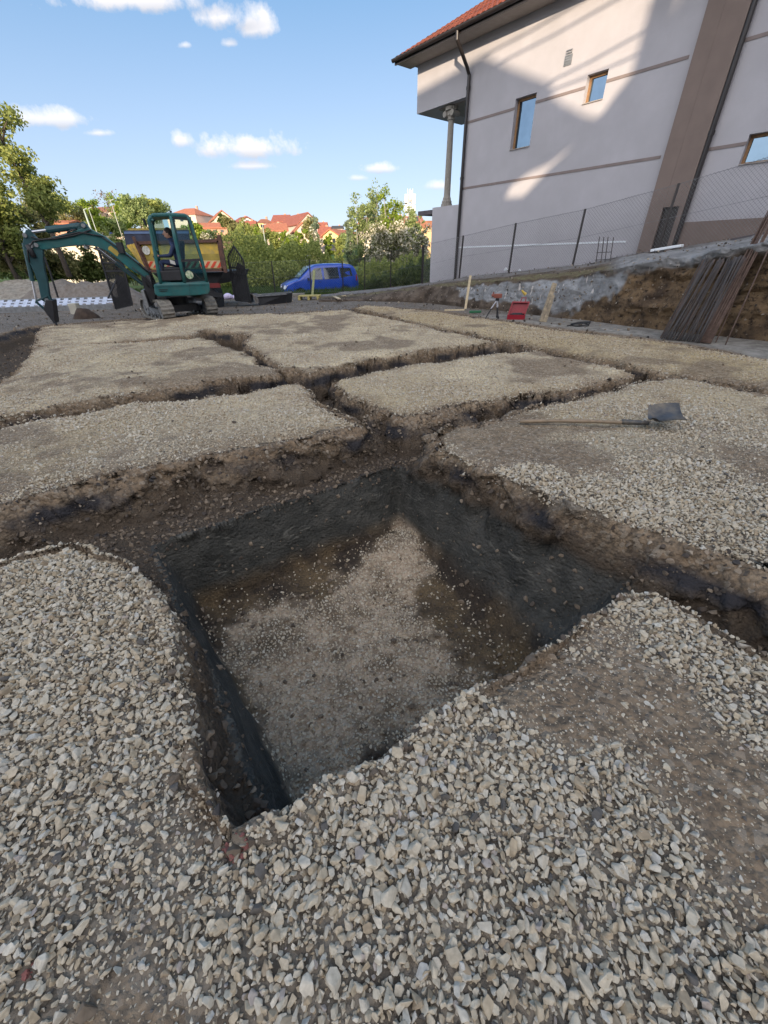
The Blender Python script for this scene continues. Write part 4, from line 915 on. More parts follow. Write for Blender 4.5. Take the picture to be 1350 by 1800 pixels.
mb = MB(); q0, q1 = pl([(252, 384), (256, 395)], YC0-.02); mb.beam(q0, q1, .02, .10, (0, 1, 0)); mb.tube(pl([(254, 394), (262, 402)], YC0), .01, 6); mb.build('mirror', MT['black_metal'], ex)
mb = MB()
for k in range(5): mb.tube(pl([(256+k*1.5, 484), (262+k, 493+k), (270, 500+k*2)], YX+.25-.04*k), .016, 6)
for pts in ([(232, 470), (248, 482), (256, 496), (262, 505)], [(150, 431), (175, 440), (196, 456), (225, 478), (250, 496)]): mb.tube(pl(pts, BY-.13), .014, 6)
mb.build('hydraulic_hose', MT['black_metal'], ex, smooth=True)
mb = MB(); mb.beam(*pl([(340, 478), (352, 491)], YC0+.02), .02, .015); mb.build('wiper', MT['black_metal'], ex)
mb = MB(); mb.beam(*pl([(322, 470), (324, 478)], YC0+.0), .03, .03); mb.build('door_handle', MT['black_metal'], ex)
mb = MB(); xbox(mb, s0, -.40, .15, .02, .16, .90, 1.14); mb.build('side_console', MT['black_metal'], ex, bevel=.02)
mb = MB(); xbox(mb, s0, -.40, .15, .70, .84, .90, 1.22); mb.build('side_console', MT['black_metal'], ex, bevel=.02)
mb = MB(); mb.tube([pl([(300, 374.5)], YX+.3)[0], pl([(300, 370)], YX+.3)[0]], .03, 8); mb.build('beacon', MT['black_metal'], ex)
mb = MB()
for (x0, x1, y) in ((279, 295, 509), (280, 294, 512)): mb.beam(*pl([(x0, y), (x1, y-.4)], YX-.055), .02, .012)
mb.build('body_vent', MT['black_metal'], ex)
settle(ex)
# ------------------------------------------------------------------ driver
def skinned(name, verts, edges, rad, m, parent=None, lv=2, root=0):
    me_ = bpy.data.meshes.new(name); me_.from_pydata([tuple(map(float, v)) for v in verts], edges, []); me_.materials.append(m); o = link(bpy.data.objects.new(name, me_), parent)
    s_ = o.modifiers.new('skin', 'SKIN'); s_.use_smooth_shade = True
    for i, r_ in enumerate(rad): 
        r_ = r_ if isinstance(r_, tuple) else (r_, r_); me_.skin_vertices[0].data[i].radius = r_; me_.skin_vertices[0].data[i].use_root = (i == root)
    u = o.modifiers.new('sub', 'SUBSURF'); u.levels = lv; u.render_levels = lv
    return o
hd_ = pl([(297, 414)], YX+.42)[0]; zs0 = s0[2]+.09
def rel(x, y, z): return tuple(np.array([hd_[0], hd_[1], 0])+DX*x+NX*y+UP*z)
hz_ = hd_[2]
per = bpy.data.objects.new('person', None)
V_ = [rel(.10, 0, zs0), rel(.08, 0, zs0+.20), rel(.04, 0, zs0+.40), rel(.02, 0, hz_-.17), rel(0, 0, hz_-.08), rel(-.015, 0, hz_+.02), rel(-.02, 0, hz_+.10)]
E_ = [(0, 1), (1, 2), (2, 3), (3, 4), (4, 5), (5, 6)]; R_ = [(.15, .13), (.14, .11), (.16, .12), (.07, .07), (.055, .055), (.085, .10), (.075, .085)]
for s_ in (-1, 1):
    b = len(V_); V_ += [rel(.04, s_*.19, zs0+.38), rel(-.10, s_*.24, zs0+.18), rel(-.34, s_*.22, zs0+.17), rel(-.40, s_*.22, zs0+.18)]; E_ += [(2, b), (b, b+1), (b+1, b+2), (b+2, b+3)]; R_ += [.065, .05, .036, .03]
    for k in range(5):
        c_ = len(V_); oy = (k-2)*.016; V_ += [rel(-.43, s_*.22+oy, zs0+.185-.004*abs(k-2)), rel(-.455, s_*.22+oy, zs0+.16)]; E_ += [(b+3, c_), (c_, c_+1)]; R_ += [.009, .008]
    b = len(V_); V_ += [rel(.06, s_*.10, zs0-.02), rel(-.38, s_*.14, zs0+.05), rel(-.42, s_*.14, zs0-.33), rel(-.54, s_*.14, zs0-.36)]; E_ += [(0, b), (b, b+1), (b+1, b+2), (b+2, b+3)]; R_ += [.09, .065, .045, .04]
pz = skinned('person', V_, E_, R_, MT['jacket']); tag(pz, 'driver in dark blue work clothes sitting inside the teal excavator cab', 'person')
pz.data.materials.append(MT['skin'])
# skin on head and hands: separate close-fitting meshes
mb = MB(); fc = []
import itertools
def ball(c, r, seg=14, mbx=None, squash=(1, 1, 1)):
    mbx = mbx or MB(); pr_ = [(r*math.sin(math.pi*i/10)+1e-4, -r*math.cos(math.pi*i/10)) for i in range(11)]; b0 = len(mbx.v); mbx.lathe(pr_, (0, 0, 0), seg)
    for i in range(b0, len(mbx.v)): v = mbx.v[i]; mbx.v[i] = (v[0]*squash[0]+c[0], v[1]*squash[1]+c[1], v[2]*squash[2]+c[2])
    return mbx
hc_ = rel(-.02, 0, hz_+.035)
m1 = ball(hc_, .108, squash=(.98, .82, 1.14)); m1.prism([np.array(hc_)+DX*v[0]+NX*v[1]+UP*v[2] for v in ((-.10, -.015, -.02), (-.10, .015, -.02), (-.10, 0, .03))], -DX*.03); ball(np.array(hc_)-NX*.088-UP*.01, .03, 8, m1, (.7, .4, 1)); ball(np.array(hc_)+NX*.088-UP*.01, .03, 8, m1, (.7, .4, 1)); xbox(m1, hc_, -.108, -.08, -.03, .03, hc_[2]-.065, hc_[2]-.05); m1.build('head', MT['skin'], pz, smooth=True)
m1 = ball(np.array(hc_)+DX*.022+UP*.028, .112, squash=(.98, .86, 1.1)); m1.build('hair', MT['hair'], pz, smooth=True)
for s_ in (-.035, .035):
    m1 = MB(); ball(np.array(hc_)-DX*.094+NX*s_+UP*.01, .012, 8, m1); m1.build('eye', MT['white'], pz, smooth=True)
for s_ in (-1, 1): m1 = ball(rel(-.405, s_*.22, zs0+.18), .042, 10, squash=(1.2, .9, .7)); m1.build('glove', MT['skin'], pz, smooth=True)
mb = MB(); c_ = np.array(rel(-.02, -.145, zs0+.30)); mb.frame(c_, DX*.12, -NX*.02, UP*.10); mb.build('jacket_patch', MT['white'], pz)
mb = MB(); c_ = np.array(rel(-.14, -.225, zs0+.0)); mb.frame(c_, DX*.12-UP*.04, -NX*.02, UP*.09); mb.build('trouser_patch', MT['white'], pz)

def pl(pts, Y=16.): return [A(x, y, Y) for x, y in pts]
# ------------------------------------------------------------------ tipper truck behind the excavator
YT = 16.
tr = thing('tipper_truck', 'tipper truck with yellow striped tailgate parked behind the excavator', 'truck', G(320, 532, -.13))
mb = MB(); mb.prism(pl([(243, 428), (384, 424), (391, 474), (265, 477)], YT), (0, .06, 0)); tg = mb.build('tailgate', MT['yellow'], tr)
mb = MB(); mb.prism([p for p in pl([(252, 447), (386, 446), (387.5, 457), (255, 458)], YT-.012)], (0, .01, 0)); mb.build('olive_band', MT['olive'], tg)
mb = MB(); mb.prism([p for p in pl([(255, 459), (388, 458), (390, 471), (260, 472)], YT-.012)], (0, .01, 0)); mb.build('marker_board', mat('cream_board', (.60, .46, .26), .6), tg)
mb = MB()
for k in range(12):
    x_ = 258+k*11.2; lean_ = 6
    mb.prism([p for p in pl([(x_+lean_, 459.5), (x_+lean_+5.2, 459.5), (x_+5.2, 470.5), (x_, 470.5)], YT-.022)], (0, .008, 0))
mb.build('red_stripes', MT['stripe_red'], tg)
mb = MB()
for a_, b_ in (((241, 427), (386, 423)), ((242, 427), (264, 478)), ((384, 423), (393, 476)), ((262, 476.5), (394, 474.5))): q0, q1 = pl([a_, b_], YT-.03); mb.beam(q0, q1, .09, .09)
q0, q1 = pl([(234, 416), (262, 480)], YT-.1); mb.beam(q0, q1, .1, .07); q0, q1 = pl([(385, 413), (397, 479)], YT-.05); mb.beam(q0, q1, .1, .1)
mb.prism(pl([(378, 424), (384, 413), (388, 425)], YT-.05), (0, .2, 0)); mb.build('tailgate_frame', MT['rust'], tr)
qa, qb = pl([(243, 427), (265, 476)], YT); qc, qd = A(222, 432, YT+3.4), A(250, 462, YT+3.4)
mb = MB(); mb.prism([qa, qb, qd, qc], (.06, 0, 0)); mb.build('side_board', MT['yellow'], tr)
mb = MB()
for f_ in (.25, .5, .75): mb.beam(qa+(qc-qa)*f_-np.array([.05, 0, 0]), qb+(qd-qb)*f_-np.array([.05, 0, 0]), .08, .08)
mb.build('side_rib', MT['yellow'], tr)
qe, qf = pl([(388, 425), (394, 476)], YT); mb = MB(); mb.prism([qe, qf, qf+np.array([-1.1, 3.4, 0]), qe+np.array([-1.1, 3.4, 0])], (-.06, 0, 0)); mb.build('side_board', MT['yellow'], tr)
mb = MB(); mb.prism(pl([(217, 405), (330, 404), (335, 440), (222, 436)], YT+3.5), (0, .1, 0)); hb = mb.build('headboard', MT['navy'], tr)
mb = MB(); mb.prism(pl([(218, 407), (331, 406.5), (331.5, 410.5), (218, 411)], YT+3.48), (0, .02, 0)); mb.build('light_band', MT['lightblue'], hb)
mb = MB(); mb.prism(pl([(225, 401.5), (327, 400.5), (328, 404), (225, 405)], YT+3.5), (0, .12, 0)); mb.build('rim', MT['olive'], hb)
mb = MB(); mb.prism(pl([(268, 480), (392, 478), (386, 492), (380, 500), (290, 500)], YT+.3), (0, 3.4, 0)); mb.build('chassis', MT['black_metal'], tr)
mb = MB(); mb.prism(pl([(300, 500), (368, 499), (388, 520), (388, 528), (300, 530)], YT+.2), (0, .08, 0)); mb.build('mudflap', MT['black_metal'], tr)
for x in (376, 292):
    c_ = A(x, 521, YT+.6); mb = MB(); mb.tube([c_-np.array([.22, 0, 0]), c_+np.array([.22, 0, 0])], .45, 24); w_ = mb.build('wheel', MT['tyre'], tr, bevel=.03)
mb = MB(); q0, q1 = pl([(368, 502), (387, 501.5)], YT+.1); mb.beam(q0, q1, .1, .14); mb.build('tail_light', mat('dusty_lamp', (.14, .02, .02), .5), tr)
mb = MB(); mb.prism(pl([(330, 505), (390, 516), (391, 523), (330, 520)], YT+.12), (0, .1, 0)); mb.build('bumper', MT['black_metal'], tr)
mb = MB(); c_ = A(257, 440, YT-.02); mb.tube([c_, c_-np.array([0, .015, 0])], .13, 20); mb.build('round_emblem', mat('emblem', (.55, .55, .5), .5, .3, 20), tg)
settle(tr)
# ------------------------------------------------------------------ gates
def gate(name, label, out_, Y, nb, solid, tilt=.0, apex=None):
    root = thing(name, label, 'gate', A(*out_[3], Y)+(A(*out_[2], Y)-A(*out_[3], Y))/2, 0, 'black metal gate leaves of the plot entrance')
    tl, tr_, br_, bl = [A(*p, Y) for p in out_]; mb = MB()
    for a_, b_ in ((tl, tr_), (tr_, br_), (br_, bl), (bl, tl), (tl+(bl-tl)*.22, tr_+(br_-tr_)*.22), (tl+(bl-tl)*.36, tr_+(br_-tr_)*.36)):
        if apex is not None and a_ is tl and b_ is tr_: 
            ap = A(*apex, Y); mb.beam(tl, ap, .045, .045); mb.beam(ap, tr_, .045, .045)
        else: mb.beam(a_, b_, .045, .045)
    mb.build('gate_frame', MT['black_metal'], root)
    mb = MB()
    for k in range(1, nb):
        f_ = k/nb; t_ = tl+(tr_-tl)*f_
        if apex is not None: ap = A(*apex, Y); fa_ = (ap[0]-tl[0])/(tr_[0]-tl[0]); t_ = tl+(ap-tl)*f_/fa_ if f_ < fa_ else ap+(tr_-ap)*(f_-fa_)/(1-fa_)
        mb.tube([bl+(br_-bl)*f_, t_+np.array([0, 0, .06])], .014, 6)
    mb.build('bars', MT['black_metal'], root)
    mb = MB(); pts = [bl+(tl-bl)*solid[0], bl+(tl-bl)*solid[0]*.8+(br_-bl)*.3+(0, 0, .0), (bl+br_)/2+(tl-bl)*solid[1], br_+(tr_-br_)*solid[2], br_, bl]; mb.prism(pts, (0, .02, 0)); mb.build('sheet', MT['black_metal'], root)
    settle(root); return root
g1 = gate('metal_gate', 'black barred metal gate leaf leaning left of the excavator', [(172.5, 437), (211, 440), (232.5, 536), (204, 543)], 15.2, 15, (.22, .55, .5))
mb = MB(); mb.tube([A(204, 493, 15.1), A(190, 524, 14.6)], .025, 6); bpy.context.view_layer.update(); br_ = mb.build('brace', MT['black_metal'], g1); br_.data.transform(Matrix.Translation(g1.location).inverted())
gate('metal_gate', 'black pointed metal gate leaf standing right of the truck', [(400.5, 452), (427, 456), (441, 530), (414, 528)], 16.6, 9, (.75, .9, .85), apex=(411, 433))
# ------------------------------------------------------------------ blue van
VC = np.array(A(562, 500, 26.6)); VC[2] = -.82
va = math.radians(21); vf = np.array([-math.cos(va), -math.sin(va), 0]); vl = np.array([math.sin(va), -math.cos(va), 0])   # forward, and the side facing us
van = thing('van', 'blue compact van parked on the grass beyond the wire fence', 'van', VC)
def vp(x, s, z): return VC+vf*x+vl*s+UP*z
top_ = [(-2.15, .55), (-2.18, .95), (-2.10, 1.35), (-2.0, 1.62), (-1.85, 1.76), (-1.2, 1.83), (-.2, 1.84), (.35, 1.80), (.62, 1.68), (1.05, 1.36), (1.32, 1.15), (1.75, 1.05), (2.1, .92), (2.22, .78), (2.26, .55), (2.24, .30)]
def halfw(x, z):
    w = .90-.10*np.clip((abs(x)-1.6)/.6, 0, 1)**2*1.3
    return w-.20*np.clip((z-1.0)/.85, 0, 1)**1.4
secs = []
xsv = np.linspace(-2.17, 2.25, 34); zt = np.interp(xsv, [-2.18, -2.14, -2.0, -1.85, -1.2, -.2, .35, .62, 1.05, 1.32, 1.75, 2.1, 2.2, 2.26], [1.05, 1.35, 1.62, 1.76, 1.83, 1.84, 1.80, 1.68, 1.36, 1.15, 1.05, .93, .80, .60])
def arch(x):
    z = .26
    for wx in (1.36, -1.33):
        if abs(x-wx) < .38: z = max(z, .32+math.sqrt(max(0, .38**2-(x-wx)**2)))
    return z
mb = MB(); NR = 22
for x, z1 in zip(xsv, zt):
    zb = arch(x)
    ring = []
    for k in range(NR//2):
        f_ = k/(NR//2-1); z = zb+(z1-zb)*min(1, f_*1.18) if f_ < .85 else z1; w = halfw(x, z)*(1 if f_ < .8 else max(0, 1-((f_-.8)/.2)**2*1.0))
        if f_ >= .8: z = z1-.05*(1-((f_-.8)/.2))**2
        ring.append((w, z))
    for w, z in ring: mb.v.append(tuple(vp(x, w, z)))
    for w, z in ring[::-1]: mb.v.append(tuple(vp(x, -w, z)))
for i in range(len(xsv)-1):
    for k in range(NR): mb.f.append((i*NR+k, i*NR+(k+1) % NR, (i+1)*NR+(k+1) % NR, (i+1)*NR+k)); mb.m.append(0)
mb.f.append(tuple(range(NR))); mb.m.append(0); mb.f.append(tuple(range((len(xsv)-1)*NR, len(xsv)*NR))); mb.m.append(0)
mb.build('body', MT['paint_blue'], van, smooth=True)
def side_poly(pts, th=.012, off=.012):
    return [vp(x, halfw(x, z)+off, z) for x, z in pts]
def sidebit(name, pts, m, off=.012, th=.02, par=None):
    mb = MB(); mb.prism(side_poly(pts, off=off), -vl*th); return mb.build(name, m, par or van)
sidebit('side_window', [(.74, 1.10), (.72, 1.38), (.42, 1.62), (.02, 1.64), (.02, 1.08)], MT['dark_glass'])
sidebit('side_window', [(-.10, 1.08), (-.10, 1.64), (-.95, 1.64), (-.98, 1.10)], MT['dark_glass']); sidebit('side_window', [(-1.08, 1.12), (-1.06, 1.62), (-1.72, 1.58), (-1.80, 1.20)], MT['dark_glass'])
mb = MB(); mb.prism([vp(1.30, .62, 1.19), vp(1.30, -.62, 1.19), vp(.66, -.58, 1.70), vp(.66, .58, 1.70)], UP*.015+vf*.02); mb.build('windscreen', mat('windscreen_glass', (.10, .17, .24), .06, .1, spec=1), van)
for s_ in (.66, -.66):
    mb = MB(); mb.prism([vp(2.20, s_+.15*np.sign(s_), .66), vp(2.24, s_-.12*np.sign(s_), .66), vp(2.17, s_-.12*np.sign(s_), .84), vp(2.02, s_+.18*np.sign(s_), .86)], vf*.03+UP*.01); mb.build('headlight', MT['lamp_glass'], van)
mb = MB(); mb.prism([vp(2.245, .45, .62), vp(2.245, -.45, .62), vp(2.19, -.42, .82), vp(2.19, .42, .82)], vf*.03); 
mb.build('grille', MT['grille'], van); mb = MB(); c_ = vp(2.25, 0, .74); mb.tube([c_, c_+vf*.05], .08, 16); mb.build('round_badge', MT['steel'], van)
mb = MB(); mb.frame(vp(2.20, -.80, .28), vl*1.6, vf*.10, UP*.24); mb.build('bumper', mat('bumper_blue', (.02, .06, .22), .5), van, bevel=.04)
mb = MB(); mb.frame(vp(2.31, -.24, .36), vl*.48, vf*.012, UP*.11); mb.build('number_plate', MT['plate'], van)
for x in (1.36, -1.33):
    for s_ in (.80, -.80):
        mb = MB(); mb.tube([vp(x, s_-.10, .32), vp(x, s_+.085, .32)], .32, 26); w_ = mb.build('wheel', MT['tyre'], van, bevel=.02)
        if s_ > 0:
            mb = MB(); mb.tube([vp(x, s_+.086, .32), vp(x, s_+.095, .32)], .2, 20)
            for k in range(6): an = k*math.pi/3; mb.beam(vp(x, s_+.10, .32), vp(x+.19*math.cos(an), s_+.10, .32+.19*math.sin(an)), .04, .02, vl)
            mb.build('rim', MT['steel'], w_)
sidebit('door_seam', [(-.03, .35), (-.03, 1.66), (-.05, 1.66), (-.05, .35)], MT['grille'], .008, .01); sidebit('door_seam', [(-1.00, .45), (-1.00, 1.60), (-1.02, 1.60), (-1.02, .45)], MT['grille'], .008, .01)
sidebit('side_moulding', [(.95, .52), (.95, .60), (-.92, .60), (-.92, .52)], MT['grille'], .02, .02); sidebit('door_handle', [(.12, .98), (.28, .98), (.28, .95), (.12, .95)], MT['grille'], .03, .02)
mb = MB(); mb.frame(vp(.80, .92, 1.05), vf*.10, vl*.16, UP*.14); mb.build('wing_mirror', MT['grille'], van, bevel=.02); sidebit('tail_light', [(-2.08, .95), (-2.10, 1.25), (-2.02, 1.25), (-2.0, .95)], MT['red_lamp'], .02, .03)
settle(van)
# ------------------------------------------------------------------ things on the plot
def gz(x, y): return float(height(np.array([float(x)]), np.array([float(y)]))[0])
def gpt(px_, py_, dz=0.):
    p_ = G(px_, py_, -.1)
    for _ in range(6): p_ = G(px_, py_, gz(p_[0], p_[1])+dz)
    return p_
# shovel
a_ = gpt(914, 741, .03); b_ = gpt(1140, 744, .05); c_ = gpt(1199, 741, .03)
sh = thing('shovel', 'square mouth shovel with wooden handle lying on the gravel', 'shovel', a_)
ax = (b_-a_); L_ = np.linalg.norm(ax); ax /= L_; sdv = np.cross(UP, ax); sdv /= np.linalg.norm(sdv)
mb = MB(); n_ = 14; mb.tube([a_+ax*L_*i/n_*.86+UP*(.012*math.sin(i/n_*3.1)) for i in range(n_+1)], [.017+.002*math.sin(i) for i in range(n_+1)], 10); mb.build('handle', MT['handle_wood'], sh, smooth=True)
mb = MB(); mb.tube([a_+ax*L_*.80+UP*.012, a_+ax*L_*.93+UP*.004, b_+UP*.0], [.023, .021, .016], 10); mb.build('socket', MT['blade_steel'], sh, smooth=True)
mb = MB(); nu, nv = 12, 12; Lb = .27
for th_ in (0, 1):
    for j in range(nv+1):
        for i in range(nu+1):
            u = i/nu; v = j/nv*2-1; w = .135*(.80+.20*min(1, u*4))*(1-.0*u)
            if u < .25: w *= .72+.28*math.sin(u/.25*math.pi/2)
            z = .055*v*v*(1-.3*u)+.045*math.sin(u*1.7)-.008+(.02 if u < .1 else 0)
            pp_ = b_-ax*.02+ax*(Lb*u)+sdv*w*v; pp_ = pp_+UP*(z+.012-th_*.004)+UP*.10*(v*.5+.5)*.6; mb.v.append(tuple(pp_))
K = (nu+1)*(nv+1)
for th_ in (0, 1):
    for j in range(nv):
        for i in range(nu):
            f_ = (j*(nu+1)+i, j*(nu+1)+i+1, (j+1)*(nu+1)+i+1, (j+1)*(nu+1)+i); f_ = tuple(th_*K+k for k in f_); mb.f.append(f_ if th_ == 0 else f_[::-1]); mb.m.append(0)
mb.build('blade', MT['blade_steel'], sh, smooth=True, fix=False); settle(sh)
# tripod
tb = gpt(870, 560); tt_ = A(868, 524, tb[1]); h_ = tt_[2]-tb[2]
tp = thing('survey_tripod', 'small surveying tripod with a rusty red level on its head', 'tripod', tb)
for (dx, dy) in ((.05, -.12), (.07, .10), (-.28, .02)):
    ft = tb+np.array([dx, dy, 0]); ft[2] = gz(ft[0], ft[1])+.01; hp_ = tb+np.array([0, 0, h_]); mb = MB(); mid = ft*.45+hp_*.55
    for o_ in (-.012, .012): mb.tube([hp_+np.array([o_, o_, -.04]), mid+np.array([o_*1.2, o_*1.2, 0])], .009, 6)
    lg = mb.build('leg', MT['steel'], tp); mb = MB(); mb.tube([mid+(hp_-mid)*.1, ft], .014, 6); mb.tube([ft, ft+UP*.05], [.02, .024], 8); mb.build('lower_leg', MT['black_metal'], lg)
mb = MB(); mb.tube([tb+UP*(h_-.06), tb+UP*(h_)], .05, 12); mb.build('head', MT['black_metal'], tp)
mb = MB(); q_ = tb+UP*(h_+.045); mb.box(q_[0]-.10, q_[0]+.10, q_[1]-.045, q_[1]+.045, q_[2]-.045, q_[2]+.05); mb.tube([q_+(-.16, 0, .02), q_+(.08, 0, .02)], .035, 10); mb.tube([q_+(-.12, 0, -.02), q_+(-.12, 0, .09)], .02, 8); mb.build('level', mat('level_red', (.22, .07, .05), .6, .3), tp, bevel=.01); settle(tp)
# red tool case, open
cb = gpt(912, 562); cs = thing('tool_case', 'open red plastic tool case with its lid standing up beside the tripod', 'case', cb)
cx = np.array([.95, -.30, 0]); cx /= np.linalg.norm(cx); cy = np.array([-cx[1], cx[0], 0])
mb = MB(); o_ = cb-cx*.30; o_[2] = cb[2]
for (x0, x1, y0, y1, z0, z1) in ((0, .44, 0, .36, 0, .02), (0, .44, 0, .02, .02, .11), (0, .44, .34, .36, .02, .11), (0, .02, .02, .34, .02, .11), (.42, .44, .02, .34, .02, .11)): mb.frame(o_+cx*x0+cy*y0+UP*z0, cx*(x1-x0), cy*(y1-y0), UP*(z1-z0))
mb.build('tray', MT['case_red'], cs)
ldv = UP*.93+cy*.28+cx*.22; ldv /= np.linalg.norm(ldv); ln = np.cross(cx, ldv)
mb = MB(); lo_ = o_+cy*.37+cx*.0+UP*.05
mb.frame(lo_, cx*.44, ldv*.33, ln*.02 if ln[1] > 0 else -ln*.02); l2 = -ln if ln[1] > 0 else ln
for (x0, x1, y0, y1) in ((0, .44, 0, .03), (0, .44, .30, .33), (0, .03, .03, .30), (.41, .44, .03, .30)): mb.frame(lo_+cx*x0+ldv*y0, cx*(x1-x0), ldv*(y1-y0), l2*.07)
for k in range(5): mb.frame(lo_+cx*(.1+k*.08)+ldv*.06, cx*.012, ldv*.22, l2*.012)
mb.tube([lo_+cx*.2+ldv*.33, lo_+cx*.21+ldv*.43, lo_+cx*.31+ldv*.43, lo_+cx*.32+ldv*.33], .013, 6)
mb.build('lid', MT['case_red'], cs); settle(cs)
dr = thing('power_drill', 'black power drill lying in the open red case', 'drill', o_+UP*.1); q_ = o_+cx*.12+cy*.2+UP*.10
mb = MB(); mb.tube([q_, q_+cx*.24], [.035, .04], 10); mb.tube([q_-cx*.07, q_], [.012, .025], 8); mb.build('body', MT['black_metal'], dr); mb = MB(); mb.tube([q_+cx*.2, q_+cx*.24-cy*.13], .024, 8); mb.frame(q_+cx*.20-cy*.18-UP*.03, cx*.09, cy*.06, UP*.06); mb.build('grip', MT['black_metal'], dr); settle(dr)
# boards on the bank
def board(name, label, p, q, w, th, m, cat='board', up=(0, -1, 0), group=None, bev=.003):
    root = MB(); root.beam(p, q, w, th, up); o = root.build(name, m, bevel=bev); return tag(o, label, cat, group)
p_ = gpt(818, 543); q_ = A(827, 484, p_[1]+.15); board('wooden_plank', 'pale upright plank leaning on the bank left of the tripod', p_, q_, .07, .03, MT['fresh_wood'], 'plank')
p_ = gpt(951, 566); q_ = A(975, 498, p_[1]+.22); board('wooden_plank', 'weathered thick board leaning on the concrete bank right of the red case', p_, q_, .11, .05, MT['old_wood'], 'plank')
p_ = gpt(957, 567); q_ = A(972, 518, p_[1]+.2); board('wooden_plank', 'short board half hidden behind the weathered thick board', p_+np.array([.03, .08, 0]), q_, .09, .04, MT['old_wood'], 'plank')
p_ = gpt(834, 548, .03); mb = MB(); mb.frame(p_-np.array([.16, .06, .03]), (.34, -.02, 0), (.02, .12, 0), (0, 0, .06)); o = mb.build('plastic_box', MT['green_plastic'], bevel=.01); tag(o, 'flat green plastic box on the gravel by the pale plank', 'box')
p_ = gpt(802, 545, .02); board('wooden_plank', 'thin pale lath lying on the gravel left of the green box', p_-np.array([.35, -.05, 0]), p_+np.array([.25, 0, 0]), .04, .02, MT['fresh_wood'], 'plank')
# hose ring, yellow tape
c_ = gpt(1020, 571, .03); mb = MB()
for k in range(3): mb.tube([c_+np.array([(.19+.012*k)*math.cos(t_), (.12+.01*k)*math.sin(t_), .02*k+.025*math.sin(t_+k)]) for t_ in np.linspace(0, 6.1, 26)], .012, 6)
mb.tube([c_+np.array([-.2, 0, 0]), c_+np.array([-.32, -.04, -.01])], .012, 6); o = mb.build('cable_coil', MT['black_metal'], smooth=True); tag(o, 'coil of black cable on the pale concrete strip', 'cable')
c_ = A(920, 514, G(918, 555, -.1)[1]+.25); mb = MB(); mb.tube([c_, c_+np.array([.07, 0, -.05])], [.03, .045], 12); mb.tube([c_+np.array([-.05, 0, .05]), c_], [.02, .03], 8); o = mb.build('spray_nozzle', MT['yellow']); tag(o, 'small yellow and black nozzle stuck in the concrete bank above the red case', 'nozzle')
# reinforcing bars
def rebar_pts(xb, yb, xt, yt, ext=0., bow=.03, dy=1.0):
    p_ = gpt(xb, yb, .02); q_ = A(xt, yt, p_[1]+dy); d_ = q_-p_; q_ = q_+d_*ext; return [p_+(q_-p_)*f_-np.array([0, 0, 1])*bow*math.sin(f_*math.pi) for f_ in np.linspace(0, 1, 5)]
rr = random.Random(5)
for k in range(56):
    f_ = (k+rr.uniform(-.4, .4))/56; f_ = min(max(f_, 0), 1)
    xb = 1159+f_*72+rr.uniform(-3, 3); yb = 593+f_*9+rr.uniform(-2, 2); xt = 1236+f_*72+rr.uniform(-7, 7); yt = 459-f_*5+rr.uniform(-6, 5)
    mb = MB(); mb.tube(rebar_pts(xb, yb, xt, yt, bow=rr.uniform(0, .05), dy=.52+rr.uniform(-.05, .05)), .0085, 6); o = mb.build('reinforcing_bar', MT['rebar'] if k % 6 else MT['rebar_rust'], smooth=True)
    tag(o, 'grey steel bar in the dense bundle leaning on the earth bank', 'steel bar', 'grey steel bars leaning on the earth bank')
for k in range(16):
    f_ = k/16; mb = MB(); xb = 1226+f_*24; yb = 601+f_*3; mb.tube(rebar_pts(xb, yb, 1350+rr.uniform(-4, 6)+f_*10, 372+rr.uniform(-2, 2)+f_*16, .25, .0, .85), .0095, 6); o = mb.build('reinforcing_bar', MT['rebar_rust'], smooth=True)
    tag(o, 'long rusty brown steel bar reaching past the top of the bank', 'steel bar', 'long rusty steel bars leaning past the bank top')
for (xb, yb, xt, yt, lb) in ((1258, 602, 1300, 505, 'single thin bent bar right of the rusty bars'), (1275, 606, 1350, 440, 'separate thin steel bar leaning at the right end of the bank'), (1262, 588, 1345, 452, 'separate straight steel bar crossing the brown earth right of the bundle')):
    mb = MB(); mb.tube(rebar_pts(xb, yb, xt, yt, .1, .0, .5), .010, 6); o = mb.build('reinforcing_bar', MT['rebar_rust'], smooth=True); tag(o, lb, 'steel bar')
# small reinforcement cage standing on the bank top
cg = thing('reinforcement_cage', 'short cage of rusty bars sticking up from the bank top by the fence', 'rebar cage', on_plane(1060, 462, FW+.5))
def cgp(x, y, w=.5): return on_plane(x, y, FW+w)
mb = MB()
for (xb, yb, xt, yt) in ((1047, 462, 1054, 416), (1056, 461, 1061.5, 416.5), (1063, 460, 1069, 416.5), (1072, 459, 1078.5, 417)): mb.tube([cgp(xb, yb+3), cgp(xt, yt)], .011, 6)
mb.build('upright_bars', MT['rebar'], cg); mb = MB()
for (xa, ya, xb, yb) in ((1049, 444, 1074, 443), (1047, 457, 1072, 456)): mb.tube([cgp(xa, ya), cgp(xb, yb)], .009, 6); mb.tube([cgp(xa, ya, .75), cgp(xb, yb, .75)], .009, 6); mb.tube([cgp(xa, ya), cgp(xa, ya, .75)], .009, 6); mb.tube([cgp(xb, yb), cgp(xb, yb, .75)], .009, 6)
mb.tube([cgp(1036, 461), cgp(1040, 464), cgp(1047, 462)], .011, 6); mb.build('stirrups', MT['rebar'], cg); settle(cg)
mb = MB(); pts = [cgp(x, y, .35) for x, y in ((1075, 455), (1110, 450), (1150, 444))]; mb.tube(pts, .008, 6); 
for f_ in np.linspace(0, 1, 9): b0_ = pts[0]+(pts[2]-pts[0])*f_; mb.tube([b0_-UP*.08, b0_+UP*.06], .006, 5)
o = mb.build('bar_ladder', MT['rebar']); tag(o, 'long low ladder of thin bars lying on the bank top right of the cage', 'rebar')
